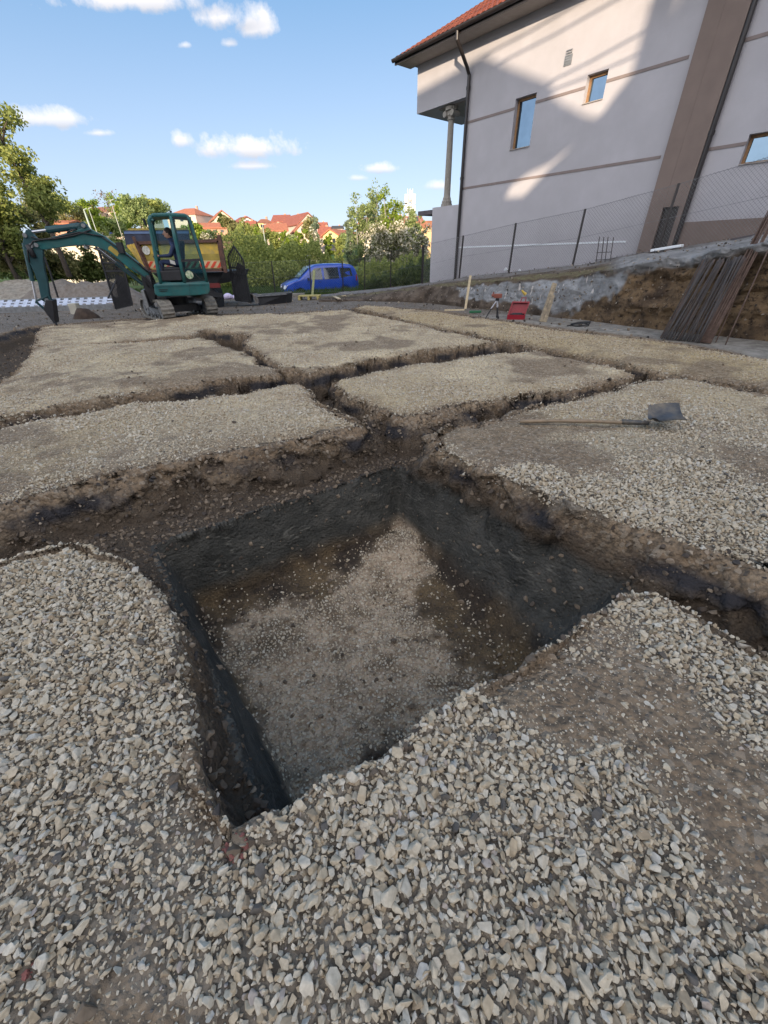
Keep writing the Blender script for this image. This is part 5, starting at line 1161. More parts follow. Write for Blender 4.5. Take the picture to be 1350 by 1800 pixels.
mb = MB(); q_ = [cgp(1145, 443, .2), cgp(1198, 436, .2)]; mb.beam(q_[0]+UP*.03, q_[1]+UP*.05, .22, .06); o = mb.build('foam_board', MT['styro'], bevel=.01); tag(o, 'white foam board lying at the foot of the brown pilaster', 'foam board')
for (x, y, r_, lb) in ((889, 478, .055, 'larger white plastic scrap at the house foot near the third fence post'), (913, 478.5, .035, 'smaller white plastic scrap right of the larger one at the house foot')):
    mb = MB(); c_ = cgp(x, y-2, -.1); mb.lathe([(.01, 0), (r_*1.4, .01), (r_*1.1, r_), (r_*.4, r_*1.8)], tuple(c_), 9, flute=.25); o = mb.build('plastic_scrap', MT['styro']); tag(o, lb, 'scrap')
# boards on bank top right
for (x0, y0, x1, y1, lb) in ((1285, 421, 1352, 408, 'dark plank on the bank top at the right edge'), (1290, 426, 1360, 414, 'second dark plank lying below the first at the right edge')):
    board('wooden_plank', lb, cgp(x0, y0, .3), cgp(x1, y1, .3), .12, .03, MT['slab_dark'], 'plank', up=(0, 0, 1))
# stone block at right frame edge
# ------------------------------------------------------------------ yard: mound, ramps, excavator spoil, skip, buckets
def mound(name, label, cx_, cy_, rx, ry, h, m, seed, cat='mound', n=70, z0=None, rough=.1):
    z0 = gz(cx_, cy_) if z0 is None else z0; vs = []; 
    for j in range(n+1):
        for i in range(n+1):
            u = i/n*2-1; v = j/n*2-1; r_ = min(1, math.hypot(u, v)); vs.append((cx_+u*rx, cy_+v*ry, 0, r_))
    v_ = np.array(vs); prof = np.clip(1-v_[:, 3]**1.7, 0, 1)*(1.02); prof = np.minimum(prof, .86+.1*fbm(v_[:, 0]*.8+seed, v_[:, 1]*.8))
    z = z0-.12+h*prof*(1+.35*fbm(v_[:, 0]*.6+seed, v_[:, 1]*.6+seed, 1.))+rough*fbm(v_[:, 0]*3+seed, v_[:, 1]*3, 2.)*np.clip(prof*3, 0, 1)
    fs = [(j*(n+1)+i, j*(n+1)+i+1, (j+1)*(n+1)+i+1, (j+1)*(n+1)+i) for j in range(n) for i in range(n)]
    me_ = bpy.data.meshes.new(name); me_.from_pydata([(a, b, c) for a, b, c in zip(v_[:, 0], v_[:, 1], z)], [], fs); me_.materials.append(m); me_.polygons.foreach_set('use_smooth', [True]*len(fs))
    o = link(bpy.data.objects.new(name, me_)); return tag(o, label, cat)
MG = mk('pile_gravel', (.21, .185, .155), .95, .3, 9, .03, 30, col2=(.30, .28, .24), mixs=5, mixw=.1)
c_ = A(55, 500, 21); mound('gravel_heap', 'large grey brown gravel heap behind the excavator arm', A(5, 500, 22.)[0], 22., 4.6, 2.4, 1.28, MG, 3.)
mound('gravel_heap', 'smaller brown gravel heap right of the large one behind the gate', A(140, 500, 20.5)[0], 20.5, 3.4, 2.1, 1.18, mk('pile_soil', (.15, .125, .105), .95, .3, 9, .03, 30, col2=(.20, .18, .16), mixs=5), 8.)
q_ = gpt(150, 560); mound('soil_lump', 'dark brown lump of dug soil beside the excavator bucket', q_[0]-.02, q_[1]+.1, .46, .34, .46, mk('dark_soil', (.055, .038, .028), .95, .3, 9, .02, 30), 2., 'soil', 44, rough=.09)
q_ = gpt(117, 553); mb = MB(); mb.frame(q_+np.array([0, .2, -.05]), (.26, .02, 0), (0, .22, 0), (.0, .05, .36)); o = mb.build('concrete_block', mat('block_pale', (.36, .35, .30), .9, .1), bevel=.02); tag(o, 'pale concrete block behind the dark soil lump', 'block')
# loading ramps, perforated metal, lying on the ground at left
def ramp(label, pa, pb, w, hgt):
    a_ = gpt(*pa); b_ = gpt(*pb); root = thing('metal_ramp', label, 'ramp', a_)
    d_ = b_-a_; L2 = np.linalg.norm(d_[:2]); d_ /= L2; s_ = np.array([-d_[1], d_[0], 0])*.85+UP*.52; mb = MB()
    for w0 in (0, w-.03): mb.frame(a_+s_*w0, d_*L2, s_*.03, UP*hgt)
    mb.build('side_rail', MT['grey_metal'], root); mb = MB(); n_ = int(L2/.28)
    for k in range(n_): mb.frame(a_+d_*(k*.28)+s_*.03+UP*(hgt-.03), d_*.15, s_*(w-.06), UP*.025)
    for j in (.33, .66): mb.frame(a_+s_*(w*j-.03)+UP*(hgt-.034), d_*L2, s_*.06, UP*.03)
    mb.build('perforated_deck', mat('galvanised', (.52, .56, .66), .45, .15, 8, metal=.25), root); settle(root)
ramp('long galvanised perforated metal ramp lying across the yard left of the gate', (-60, 553), (200, 544), .46, .18)
# excavator buckets and the dark skip
sk = gpt(452, 537); s2 = thing('metal_skip', 'low dark metal trough on the yard right of the gate', 'trough', sk)
mb = MB(); 
for sgn in (0, 1): pass
a0 = gpt(456, 537); a1 = gpt(502, 533); d_ = a1-a0; d_[2] = 0; dep = np.array([.12, .55, 0])
mb.prism([a0, a1, a1+np.array([.08, 0, .32]), a0+np.array([-.1, 0, .30])], (0, .03, 0)); mb.prism([a0+dep, a1+dep, a1+dep+np.array([.08, 0, .34]), a0+dep+np.array([-.1, 0, .32])], (0, .03, 0)); mb.prism([a0, a0+dep, a0+dep+np.array([-.1, 0, .31]), a0+np.array([-.1, 0, .31])], (.03, 0, 0)); mb.prism([a1, a1+dep, a1+dep+np.array([.08, 0, .33]), a1+np.array([.08, 0, .33])], (.03, 0, 0)); mb.frame(a0, d_, dep, UP*.02)
mb.build('trough', MT['black_metal'], s2); mb = MB(); mb.beam(a0+np.array([-.1, -.02, .31]), a1+np.array([.08, -.02, .33]), .05, .05); mb.beam(a0+dep+np.array([-.1, 0, .33]), a1+dep+np.array([.08, 0, .35]), .05, .05); mb.build('rim', MT['grey_metal'], s2); settle(s2)
for (x, y, lb) in ((432, 538, 'spare excavator bucket at the foot of the right gate leaf'), (446, 538, 'second spare bucket between the first one and the dark trough')):
    q_ = gpt(x, y); mb = MB(); pr_ = []
    for k in range(9): an = math.radians(200-k*25); pr_.append((.17*math.cos(an), .20+.20*math.sin(an)))
    pr_ = [(-.15, .42)]+pr_[:7]+[(.18, .10), (.10, .12)]+[(p0*.8, .02+p1*.9) for p0, p1 in pr_[:6][::-1]]
    mb.prism([q_+np.array([u, 0, w]) for u, w in pr_], (.05, .42, 0)); o = mb.build('digger_bucket', mat('old_steel', (.09, .08, .075), .7, .3, 8, col2=(.22, .20, .18), mixs=6)); tag(o, lb, 'bucket')
# yellow-green pallet, leaning timber post, planks
q_ = gpt(524, 528); pa = thing('pallet', 'worn yellow wooden pallet on the yard in front of the van', 'pallet', q_); mb = MB()
for k in range(5): mb.frame(q_+np.array([0, .14*k, .14]), (.95, 0, 0), (0, .10, 0), (0, 0, .025))
pm = mat('pallet_yellow', (.42, .36, .13), .8, .25, 12); mb.build('deck', pm, pa); mb = MB()
for x_ in (0, .42, .83): mb.frame(q_+np.array([x_, 0, 0]), (.10, 0, 0), (0, .66, 0), (0, 0, .138))
mb.build('bearer', pm, pa); settle(pa)
p_ = gpt(549, 521); q_ = A(552.5, 475, p_[1]+.15); board('timber_post', 'pale green timber post leaning upright against the van side of the fence', p_, q_, .11, .08, mat('post_green', (.30, .33, .16), .8, .2, 12), 'post')
for (x0, y0, x1, y1, lb) in ((594, 524, 622, 512, 'longest pale plank of the small heap right of the pallet'), (597, 525.5, 621, 517, 'lowest pale plank of the small heap right of the pallet'), (582, 519, 596, 525, 'short crossing plank of the small heap right of the pallet'), (588, 523, 606, 519.5, 'thin plank under the small heap right of the pallet')):
    board('wooden_plank', lb, gpt(x0, y0, .05), gpt(x1, y1, .16), .12, .035, MT['fresh_wood'], 'plank', up=(0, 0, 1))
board('wooden_plank', 'pale plank on the ground near the house corner', gpt(668, 508, .05), gpt(705, 503, .12), .14, .04, MT['fresh_wood'], 'plank', up=(0, 0, 1))
board('timber_post', 'short wooden stake standing at the plank near the house corner', gpt(679, 508, 0), gpt(679, 508, 0)+UP*.30, .10, .05, MT['fresh_wood'], 'stake')
q_ = gpt(402, 526); mb = MB(); mb.lathe([(.16, 0), (.24, .06), (.25, .14), (.17, .22), (.05, .27)], tuple(q_), 11, flute=.18); mb.lathe([(.10, 0), (.15, .05), (.13, .12), (.04, .17)], tuple(q_+np.array([.26, .05, 0])), 9, flute=.2); o = mb.build('plastic_bag', MT['bag'], smooth=True); tag(o, 'crumpled white and lilac plastic bag between truck and right gate', 'bag')
q_ = gpt(420, 520); mb = MB(); mb.box(q_[0]+.3, q_[0]+3.9, 23.5, 23.75, -.62, -.25); o = mb.build('kerb_beam', mat('kerb_grey', (.22, .21, .19), .9, .2, 5, .01, 30), bevel=.02); tag(o, 'low grey concrete kerb at the yard edge below the van', 'kerb')
# far wire fence behind the yard
fp2 = []
for (xb, yb, xt, yt) in ((410, 521, 404, 462), (484, 516, 477, 459), (547, 514, 543.5, 456), (603, 513, 601.5, 459), (640.5, 513, 641.3, 452), (686, 508, 687.5, 441), (741, 500, 743, 430)):
    Yp = np.interp(xb, [410, 640, 741], [23.6, 22.6, 20.5]); b_ = A(xb, yb, Yp); fp2.append((b_, A(xt, yt, Yp)))
chainlink('wire_fence', fp2, 0, 'low wire fence on thin dark posts in front of the blue van', fp2[2][0], cell=.12, post_w=.05, wr=.0018)
# ------------------------------------------------------------------ vegetation
def leafmat(name, c1, c2, c3=None):
    m = bpy.data.materials.new(name); m.use_nodes = True; t = m.node_tree; nn = t.nodes; ll = t.links; pp = nn['Principled BSDF']; pp.inputs['Roughness'].default_value = .6; pp.inputs['Specular IOR Level'].default_value = .3
    g_ = nn.new('ShaderNodeNewGeometry'); cr = nn.new('ShaderNodeValToRGB'); e = cr.color_ramp.elements; e[0].color = c1+(1,); e[1].color = c2+(1,)
    if c3: k = cr.color_ramp.elements.new(.55); k.color = c2+(1,); k = cr.color_ramp.elements.new(.58); k.color = c3+(1,); e[len(e)-1].color = c3+(1,)
    ll.new(g_.outputs['Random Per Island'], cr.inputs[0]); ll.new(cr.outputs[0], pp.inputs['Base Color'])
    tr_ = nn.new('ShaderNodeBsdfTranslucent'); ll.new(cr.outputs[0], tr_.inputs[0]); mx = nn.new('ShaderNodeMixShader'); mx.inputs[0].default_value = .35; ll.new(pp.outputs[0], mx.inputs[1]); ll.new(tr_.outputs[0], mx.inputs[2])
    ll.new(mx.outputs[0], nn['Material Output'].inputs[0]); return m
LM = dict(dark=leafmat('leaf_dark', (.055, .08, .025), (.14, .18, .05)), mid=leafmat('leaf_mid', (.16, .20, .05), (.36, .39, .11)), lime=leafmat('leaf_lime', (.13, .20, .02), (.28, .36, .05)),
          birch=leafmat('leaf_birch', (.15, .21, .07), (.36, .42, .17)), olive=leafmat('leaf_olive', (.14, .145, .05), (.33, .31, .13)), blossom=leafmat('leaf_blossom', (.12, .14, .05), (.26, .26, .12), (.75, .70, .58)), pale=leafmat('leaf_pale', (.14, .19, .12), (.26, .32, .20)), twig=leafmat('twig', (.16, .13, .10), (.28, .24, .20)))
BARK = mat('bark', (.10, .08, .065), .95, .3, 12, .01, 40); BARKP = mat('bark_pale', (.33, .31, .27), .9, .4, 10, .01, 30)
def leaves(cs, size, rng_, flat=.0):
    n_ = len(cs); a = rng_.normal(size=(n_, 3)); a /= np.linalg.norm(a, axis=1)[:, None]; b = rng_.normal(size=(n_, 3)); b -= a*(a*b).sum(1)[:, None]; b /= np.linalg.norm(b, axis=1)[:, None]
    s_ = (size*(.6+.8*rng_.random(n_)))[:, None]; v = np.stack([cs-a*s_*.5, cs+b*s_*.30, cs+a*s_*.5, cs-b*s_*.30], 1); return v.reshape(-1, 3)
def quads_obj(name, V_, m, parent):
    n_ = len(V_)//4; me_ = bpy.data.meshes.new(name); me_.vertices.add(len(V_)); me_.vertices.foreach_set('co', V_.astype(np.float32).ravel()); me_.loops.add(n_*4); me_.loops.foreach_set('vertex_index', np.arange(n_*4, dtype=np.int32)); me_.polygons.add(n_); me_.polygons.foreach_set('loop_start', np.arange(0, n_*4, 4, dtype=np.int32)); me_.polygons.foreach_set('loop_total', np.full(n_, 4, np.int32)); me_.update(calc_edges=True); me_.materials.append(m); return link(bpy.data.objects.new(name, me_), parent)
def tree(label, px_, pyb, pyt, wpx, Y, kind, n=1800, leaf=None, cat='tree', name='tree', form='round', bark=None, group=None, stems=1, seed=None, gap=.5, low=.15):
    rg = np.random.default_rng(seed if seed is not None else int(px_*7+pyt)); top = A(px_, pyt, Y); base = np.array([top[0], Y, A(px_, pyb, Y)[2]]); H_ = top[2]-base[2]; R_ = wpx*Y/813/2; leaf = leaf or H_*.035
    root = thing(name, label, cat, base, 0, group); tops = []; cl = []
    mt_ = MB()
    for s_ in range(stems):
        off = np.array([rg.normal(0, R_*.35) if stems > 1 else 0, rg.normal(0, R_*.3) if stems > 1 else 0, 0]); hh_ = H_*(1 if s_ == 0 else rg.uniform(.75, .98)); lean_ = rg.normal(0, .04, 2)
        pts = [base+off*.3-UP*.4*(H_*.1), base+off*.6+UP*hh_*.3, base+off+np.array([lean_[0]*hh_, lean_[1]*hh_, hh_*.65]), base+off+np.array([lean_[0]*hh_*1.4, lean_[1]*hh_*1.4, hh_*.96])]
        r0 = H_*(.022 if stems == 1 else .012); mt_.tube(pts, [r0, r0*.75, r0*.45, r0*.12], 7)
        nl = int(22 if stems == 1 else 13)
        for k in range(nl):
            f_ = low+(.95-low)*(k+rg.random())/nl; o_ = pts[0]+(pts[-1]-pts[0])*f_; an = rg.uniform(0, 6.28)
            env = {'round': math.sqrt(max(.05, 1-((f_-.55)/.55)**2)), 'tall': .55+.45*math.sin(min(1, (1-f_)*1.6)*1.57), 'cone': 1.05-f_*.9, 'bush': .55+.6*(1-f_)}[form]
            rl = R_*env*rg.uniform(.5, 1.05)*(1 if stems == 1 else .62); e_ = o_+np.array([math.cos(an)*rl, math.sin(an)*rl, rl*rg.uniform(.2, .8)*(1.6 if form == 'tall' else 1)]); m_ = (o_+e_)/2+np.array([0, 0, rl*.08]); mt_.tube([o_, m_, e_], [r0*.35, r0*.2, r0*.06], 5)
            cl.append((e_, rl*.42)); cl.append((m_, rl*.34)); cl.append((o_*.3+e_*.7+np.array([0, 0, rl*.2]), rl*.4))
        cl.append((pts[-1], R_*.25)); cl.append((pts[2], R_*.3))
    tk = mt_.build('trunk', bark or BARK, root, smooth=True)
    w_ = np.array([max(c[1], R_*.06)**1.6 for c in cl]); w_ /= w_.sum(); pick = rg.choice(len(cl), n, p=w_); C_ = np.array([cl[i][0] for i in pick]); S_ = np.array([max(cl[i][1]*(1.35 if stems == 1 else 1.4), R_*.10) for i in pick])
    d_ = rg.normal(size=(n, 3)); d_ /= np.linalg.norm(d_, axis=1)[:, None]; rad_ = rg.random(n)**.45
    P_ = C_+d_*(S_*rad_)[:, None]*np.array([1, 1, .85]); ck = fbm(P_[:, 0]/R_*2.6+seed_off(px_), P_[:, 1]/R_*2.6, P_[:, 2]/R_*2.6, 2); P_ = P_[ck > -gap]
    quads_obj('crown', leaves(P_, leaf, rg), LM[kind], root); settle(root); return root
def seed_off(x): return (x*13.7) % 31
# big trees at the left edge
tree('tall airy tree at the left edge rising above the bushes', 0, 480, 186, 80, 23, 'mid', 8000, .14, name='tree', low=.30, seed=5, gap=.16)
tree('broad dark leafy tree at the far left behind the gravel heap', -5, 500, 345, 130, 25, 'olive', 15000, .16, form='bush', seed=8, stems=3)
tree('second smaller tree left of the tall airy tree, cut by the frame', -75, 490, 270, 90, 24, 'mid', 7000, .17, seed=21, gap=.3)
bl = [(75, 500, 432, 70, 'dark'), (118, 500, 440, 60, 'olive'), (150, 502, 436, 58, 'dark'), (186, 500, 428, 62, 'olive'), (215, 500, 432, 50, 'mid')]
for i, (x, b, t_, w, k) in enumerate(bl):
    tree(('dark bush behind the excavator elbow', 'olive bush right of the excavator arm', 'dark green bush above the smaller gravel heap', 'olive bush behind the left gate leaf', 'green bush behind the excavator boom')[i], x, b, t_, w, 27+i*.4, k, 2600, .16, 'bush', 'bush', 'bush', stems=3, seed=i+40, gap=.25, low=.1)
# thicket beyond the fence
def thicket(name, label, x0, x1, Y0, Y1, ytop, ybase, kind, n, leaf, seed, cat='undergrowth', pick=None):
    rg = np.random.default_rng(seed); xs = rg.uniform(x0, x1, n); Yv = rg.uniform(Y0, Y1, n); tops = np.array([np.interp(x, [p[0] for p in ytop], [p[1] for p in ytop]) for x in xs]); tops = tops+9*vnoise(xs/9., 3., 1.)+7*vnoise(xs/3.5, 7., 1.)
    v = rg.random(n)**.85; ys = ybase+(tops-ybase)*v; D_ = [A(a, b, c) for a, b, c in zip(xs, ys, Yv)]; P_ = np.array(D_); P_[:, 2] = np.maximum(P_[:, 2], -1.25)
    ck = fbm(P_[:, 0]*.9, P_[:, 1]*.9, P_[:, 2]*.9+seed, 3); P_ = P_[ck > -.28]; o = quads_obj(name, leaves(P_, leaf, rg), LM[kind], None); tag(o, label, cat, kind='stuff'); return o
thicket('undergrowth', 'dense green thicket of young trees beyond the wire fence', 385, 600, 31, 37, [(385, 420), (410, 395), (450, 405), (470, 425), (490, 438), (520, 428), (545, 415), (570, 445), (600, 455)], 500, 'mid', 22000, .16, 3)
thicket('undergrowth', 'dark shaded lower thicket beyond the wire fence', 380, 760, 29, 33, [(380, 450), (430, 440), (500, 462), (560, 468), (600, 470), (650, 456), (700, 452), (760, 446)], 503, 'mid', 20000, .15, 4)
thicket('undergrowth', 'low shrubs and grass growing behind the right end of the fence', 640, 756, 24, 27, [(640, 492), (680, 478), (710, 470), (756, 455)], 505, 'dark', 6000, .13, 6)
thicket('undergrowth', 'dark green shrubs at the yard edge on the left', -60, 240, 28, 34, [(-60, 420), (60, 440), (100, 462), (160, 465), (240, 450)], 490, 'dark', 12000, .20, 9)
# birches and blossom trees behind the van
for i, (x, b, t_, w, k, lb, Yv) in enumerate([(632, 488, 342, 60, 'birch', 'leftmost slender birch of the group behind the van', 36), (662, 488, 322, 66, 'birch', 'tallest birch in the group behind the van', 38), (690, 488, 333, 58, 'lime', 'fresh lime green birch right of the tallest one', 36), (708, 488, 352, 48, 'birch', 'small birch left of the telecom mast', 39), (737, 488, 366, 26, 'birch', 'thin birch beside the house corner', 41), (615, 488, 375, 30, 'pale', 'pale thin tree left of the birch group', 38)]):
    tree(lb, x, b, t_, w, Yv, k, 9500, .145, form='tall', stems=3, bark=BARKP, seed=60+i, gap=.12, low=.12)
for i, (x, t_, w, lb, Yv) in enumerate([(655, 392, 70, 'white blossoming shrub tree under the tallest birch', 34), (705, 388, 66, 'white blossoming shrub tree beside the house corner', 34.5), (733, 398, 46, 'small blossoming tree right against the house corner', 35), (558, 402, 40, 'white blossoming tree left of the yellow house', 44), (376, 410, 34, 'white blossoming bush right of the truck', 40)]):
    tree(lb, x, 490, t_, w, Yv, 'blossom', 6000, .15, 'bush' if Yv > 39 else 'tree', 'blossom_tree', 'bush', stems=4, bark=BARKP, seed=80+i, gap=.25, low=.15)
for i, (x, b, t_, w, k, lb, Yv) in enumerate([(453, 470, 398, 26, 'lime', 'bright lime green tree in front of the low orange roof', 46), (502, 470, 406, 24, 'lime', 'bright lime tree left of the tallest gabled house', 46), (526, 470, 403, 26, 'lime', 'bright lime tree in front of the tallest gabled house', 46), (420, 480, 388, 42, 'mid', 'dark leafy tree right of the black pointed gate', 42), (548, 470, 380, 34, 'pale', 'pale thin tree before the right side of the gabled houses', 48), (574, 470, 414, 20, 'lime', 'small lime tree under the red roof near the yellow house', 48), (590, 470, 418, 24, 'mid', 'round green tree in front of the yellow house', 48)]):
    tree(lb, x, b, t_, w, Yv, k, 4000, .16, form='round', seed=100+i, stems=2, gap=.25)
# grass tufts on the meadow edge
rg = np.random.default_rng(77); n_ = 26000; gx_ = rg.uniform(-16, 4, n_); gy_ = 23.7+rg.random(n_)**1.6*9; gzv = height(gx_, gy_); a = rg.uniform(0, 6.28, n_); hh_ = rg.uniform(.10, .34, n_)*np.clip((gy_-23.3)/2+.4, .4, 1)
b0 = np.stack([gx_, gy_, gzv-.02], -1); sd_ = np.stack([np.cos(a), np.sin(a), 0*a], -1)*.022; tip = b0+np.stack([rg.normal(0, .05, n_), rg.normal(0, .05, n_), hh_], -1)
o = quads_obj('grass', np.stack([b0-sd_, b0+sd_, tip+sd_*.2, tip-sd_*.2], 1).reshape(-1, 3), leafmat('grass_blade', (.03, .06, .015), (.10, .15, .035)), None); tag(o, 'rough green grass around the van', 'grass', kind='stuff')
# ------------------------------------------------------------------ the village on the hill
WC = dict(cream=mat('wall_cream', (.62, .55, .42), .9, .06), white=mat('wall_white', (.66, .64, .60), .9, .06), pink=mat('wall_pink', (.60, .46, .38), .9, .06), brick=mat('wall_brick', (.45, .25, .17), .9, .2, 3), yellow=mat('wall_yellow', (.66, .54, .25), .9, .06), ochre=mat('wall_ochre', (.55, .38, .20), .9, .06))
RC = dict(orange=mat('roof_orange', (.36, .13, .07), .85, .2, 2, .03, 6), red=mat('roof_red', (.27, .085, .055), .85, .2, 2, .03, 6), brown=mat('roof_brown', (.24, .10, .06), .85, .2, 2, .03, 6), dark=mat('roof_dark', (.05, .05, .055), .8, .2))
WIN = mat('far_window', (.03, .035, .04), .2, .1)
def fhouse(label, xl, xr, yr, ye, yb, Y, kind, wall, roof_, rot=0., wins=3, dep=None, cat='house', name='house', rows=1, over=.35):
    a_ = A(xl, ye, Y); b_ = A(xr, ye, Y); zr = A((xl+xr)/2, yr, Y)[2]; ze = (a_[2]+b_[2])/2; zb = A((xl+xr)/2, yb, Y)[2]; w = abs(b_[0]-a_[0]); cx_ = (a_[0]+b_[0])/2; dep = dep or w*.9
    root = thing(name, label, cat, (cx_, Y+dep/2, zb), rot); R_ = np.array([[math.cos(rot), -math.sin(rot), 0], [math.sin(rot), math.cos(rot), 0], [0, 0, 1]])
    def L_(x, y, z): return tuple(R_@np.array([x, y, 0])+np.array([cx_, Y+dep/2, z]))
    hw, hd2 = w/2, dep/2; zf = zb-10
    mb = MB()
    if kind == 'gable':
        mb.prism([L_(-hw, -hd2, zf), L_(hw, -hd2, zf), L_(hw, -hd2, ze), L_(0, -hd2, zr), L_(-hw, -hd2, ze)], np.array(L_(0, hd2, 0))-np.array(L_(0, -hd2, 0))); mb.build('wall', WC[wall], root)
        mb = MB(); t_ = .25; k = (zr-ze)/hw
        for s_ in (-1, 1): mb.prism([L_(0, -hd2-over, zr+.08), L_(s_*(hw+over), -hd2-over, ze-k*over+.08), L_(s_*(hw+over), -hd2-over, ze-k*over+.08+t_), L_(0, -hd2-over, zr+.08+t_)], np.array(L_(0, hd2+over, 0))-np.array(L_(0, -hd2-over, 0)))
    elif kind == 'side':
        mb.prism([L_(-hw, -hd2, zf), L_(-hw, hd2, zf), L_(-hw, hd2, ze), L_(-hw, 0, zr), L_(-hw, -hd2, ze)], np.array(L_(hw, 0, 0))-np.array(L_(-hw, 0, 0))); mb.build('wall', WC[wall], root)
        mb = MB(); t_ = .25; k = (zr-ze)/hd2
        for s_ in (-1, 1): mb.prism([L_(-hw-over, 0, zr+.08), L_(-hw-over, s_*(hd2+over), ze-k*over+.08), L_(-hw-over, s_*(hd2+over), ze-k*over+.08+t_), L_(-hw-over, 0, zr+.08+t_)], np.array(L_(hw+over, 0, 0))-np.array(L_(-hw-over, 0, 0)))
    elif kind == 'hip':
        mb.prism([L_(-hw, -hd2, zf), L_(hw, -hd2, zf), L_(hw, hd2, zf), L_(-hw, hd2, zf)], UP*(ze-zf)); mb.build('wall', WC[wall], root)
        o_ = over; rl = hw*.35; mb = MB(); mb.add([L_(-hw-o_, -hd2-o_, ze), L_(hw+o_, -hd2-o_, ze), L_(hw+o_, hd2+o_, ze), L_(-hw-o_, hd2+o_, ze), L_(-rl, 0, zr), L_(rl, 0, zr)], [(0, 1, 5, 4), (1, 2, 5), (2, 3, 4, 5), (3, 0, 4), (3, 2, 1, 0)])
    else:
        mb.prism([L_(-hw, -hd2, zf), L_(hw, -hd2, zf), L_(hw, hd2, zf), L_(-hw, hd2, zf)], UP*(ze-zf)); mb.build('wall', WC[wall], root); mb = MB(); mb.frame(L_(-hw-.2, -hd2-.2, ze), np.array(L_(hw+.2, 0, 0))-np.array(L_(-hw-.2, 0, 0)), np.array(L_(0, hd2+.2, 0))-np.array(L_(0, -hd2-.2, 0)), UP*(zr-ze))
    rf = mb.build('roof', RC[roof_], root)
    if kind in ('gable', 'side', 'hip'):
        mb = MB(); c_ = np.array(L_(hw*.35, hd2*.25, zr-(zr-ze)*.5)); mb.box(c_[0]-.3, c_[0]+.3, c_[1]-.3, c_[1]+.3, c_[2], zr+.7); mb.build('chimney', WC['brick'], rf)
    for r_ in range(rows):
        for i in range(wins):
            x = (-1+2*(i+.75)/(wins+.5))*hw; z0_ = zb+(ze-zb)*(.30+.0*r_)+r_*2.8 if rows > 1 else zb+(ze-zb)*.35; hgt_ = min(1.3, (ze-zb)*.45); ww = min(1.1, w/(wins*2.4))
            q_ = MB(); q_.frame(L_(x-ww/2, -hd2-.04, z0_), np.array(L_(ww, 0, 0))-np.array(L_(0, 0, 0)), R_@np.array([0, .08, 0]), UP*hgt_); q_.build('window', WIN, root)
    if kind == 'gable':
        q_ = MB(); q_.frame(L_(-.5, -hd2-.04, ze+(zr-ze)*.15), np.array(L_(1, 0, 0))-np.array(L_(0, 0, 0)), R_@np.array([0, .08, 0]), UP*min(1.2, (zr-ze)*.3)); q_.build('window', WIN, root)
    settle(root); return root
fhouse('cream gabled house with an orange roof above the truck tailgate', 358.7, 389, 371, 385.5, 397, 150, 'gable', 'cream', 'orange', rot=.45, wins=2, dep=14)
fhouse('long low house with an orange roof and brick wall right of the cab', 343, 399, 392, 402, 413, 125, 'side', 'brick', 'orange', wins=4, dep=8)
fhouse('wide pink house with a hipped orange roof behind the excavator cab', 295, 352, 363, 378, 395, 160, 'hip', 'pink', 'orange', rot=-.2, wins=3, dep=12)
fhouse('small white house with a red roof right of the cream gabled house', 410, 441, 382, 391, 402, 165, 'gable', 'white', 'red', rot=.7, wins=2)
fhouse('yellow house with a brown hipped roof in the middle of the skyline', 448, 476, 384, 392, 404, 160, 'hip', 'yellow', 'brown', rot=.3, wins=2)
fhouse('pink house with a low orange roof in front of the skyline', 461, 497, 393, 407, 424, 120, 'side', 'pink', 'orange', rot=.25, wins=3, dep=9)
fhouse('red roofed house left of the tallest gabled house', 478, 505, 377.5, 391, 408, 155, 'side', 'pink', 'red', wins=2, dep=10)
fhouse('tallest gabled pink house with a large red roof on the skyline', 496, 537, 375, 395, 418, 140, 'gable', 'pink', 'red', rot=.55, wins=3, rows=1, dep=16)
fhouse('low gabled annex with an orange roof before the tallest house', 510, 540, 393, 408, 424, 128, 'gable', 'pink', 'orange', rot=.3, wins=2, dep=8)
fhouse('distant white house with a small red roof right of the tallest house', 556, 574, 392, 398, 410, 190, 'side', 'white', 'red', wins=2)
fhouse('house with a steep red roof left of the yellow house', 560, 579, 400, 417, 432, 120, 'side', 'pink', 'red', wins=2, dep=7)
fhouse('yellow gabled house with an orange roof behind the van', 583, 613, 404, 414, 437, 115, 'gable', 'yellow', 'orange', rot=-.35, wins=2, dep=14)
fhouse('distant dark roofed house above the yellow house', 584, 602, 398, 402, 408, 200, 'side', 'pink', 'dark', wins=2)
fhouse('long cream apartment house with an orange roof behind the birches', 632, 742, 381, 394, 440, 95, 'side', 'cream', 'orange', wins=8, dep=10, rows=2)
fhouse('ochre house seen beside the white house corner', 740, 775, 388, 400, 450, 90, 'flat', 'ochre', 'brown', wins=2)
fhouse('flat roofed white building at the left above the arm', 84, 121, 362, 366.5, 400, 110, 'flat', 'white', 'white' if 'white' in RC else 'dark', wins=3, dep=10, rot=-.2)
fhouse('small orange roofed house above the flat white building', 76, 99, 351, 357, 364, 170, 'side', 'brick', 'orange', wins=2)
fhouse('brown roofed house between two lime trees on the left skyline', 135, 166, 363, 371, 384, 160, 'gable', 'cream', 'brown', rot=.3, wins=2)
fhouse('wide brown roofed house under the bare tree on the skyline', 167, 205, 364, 372, 386, 165, 'side', 'pink', 'brown', wins=3)
fhouse('orange roofed cream house left of the excavator cab', 243, 272, 372, 383, 398, 130, 'gable', 'cream', 'orange', rot=-.3, wins=2)
fhouse('low orange roofed shed behind the excavator boom', 88, 121, 389, 395, 400, 90, 'side', 'brick', 'orange', wins=1, dep=5)
fhouse('tiny cream house with red roof right of the small white house', 428, 448, 390, 397, 408, 150, 'side', 'cream', 'red', wins=2)
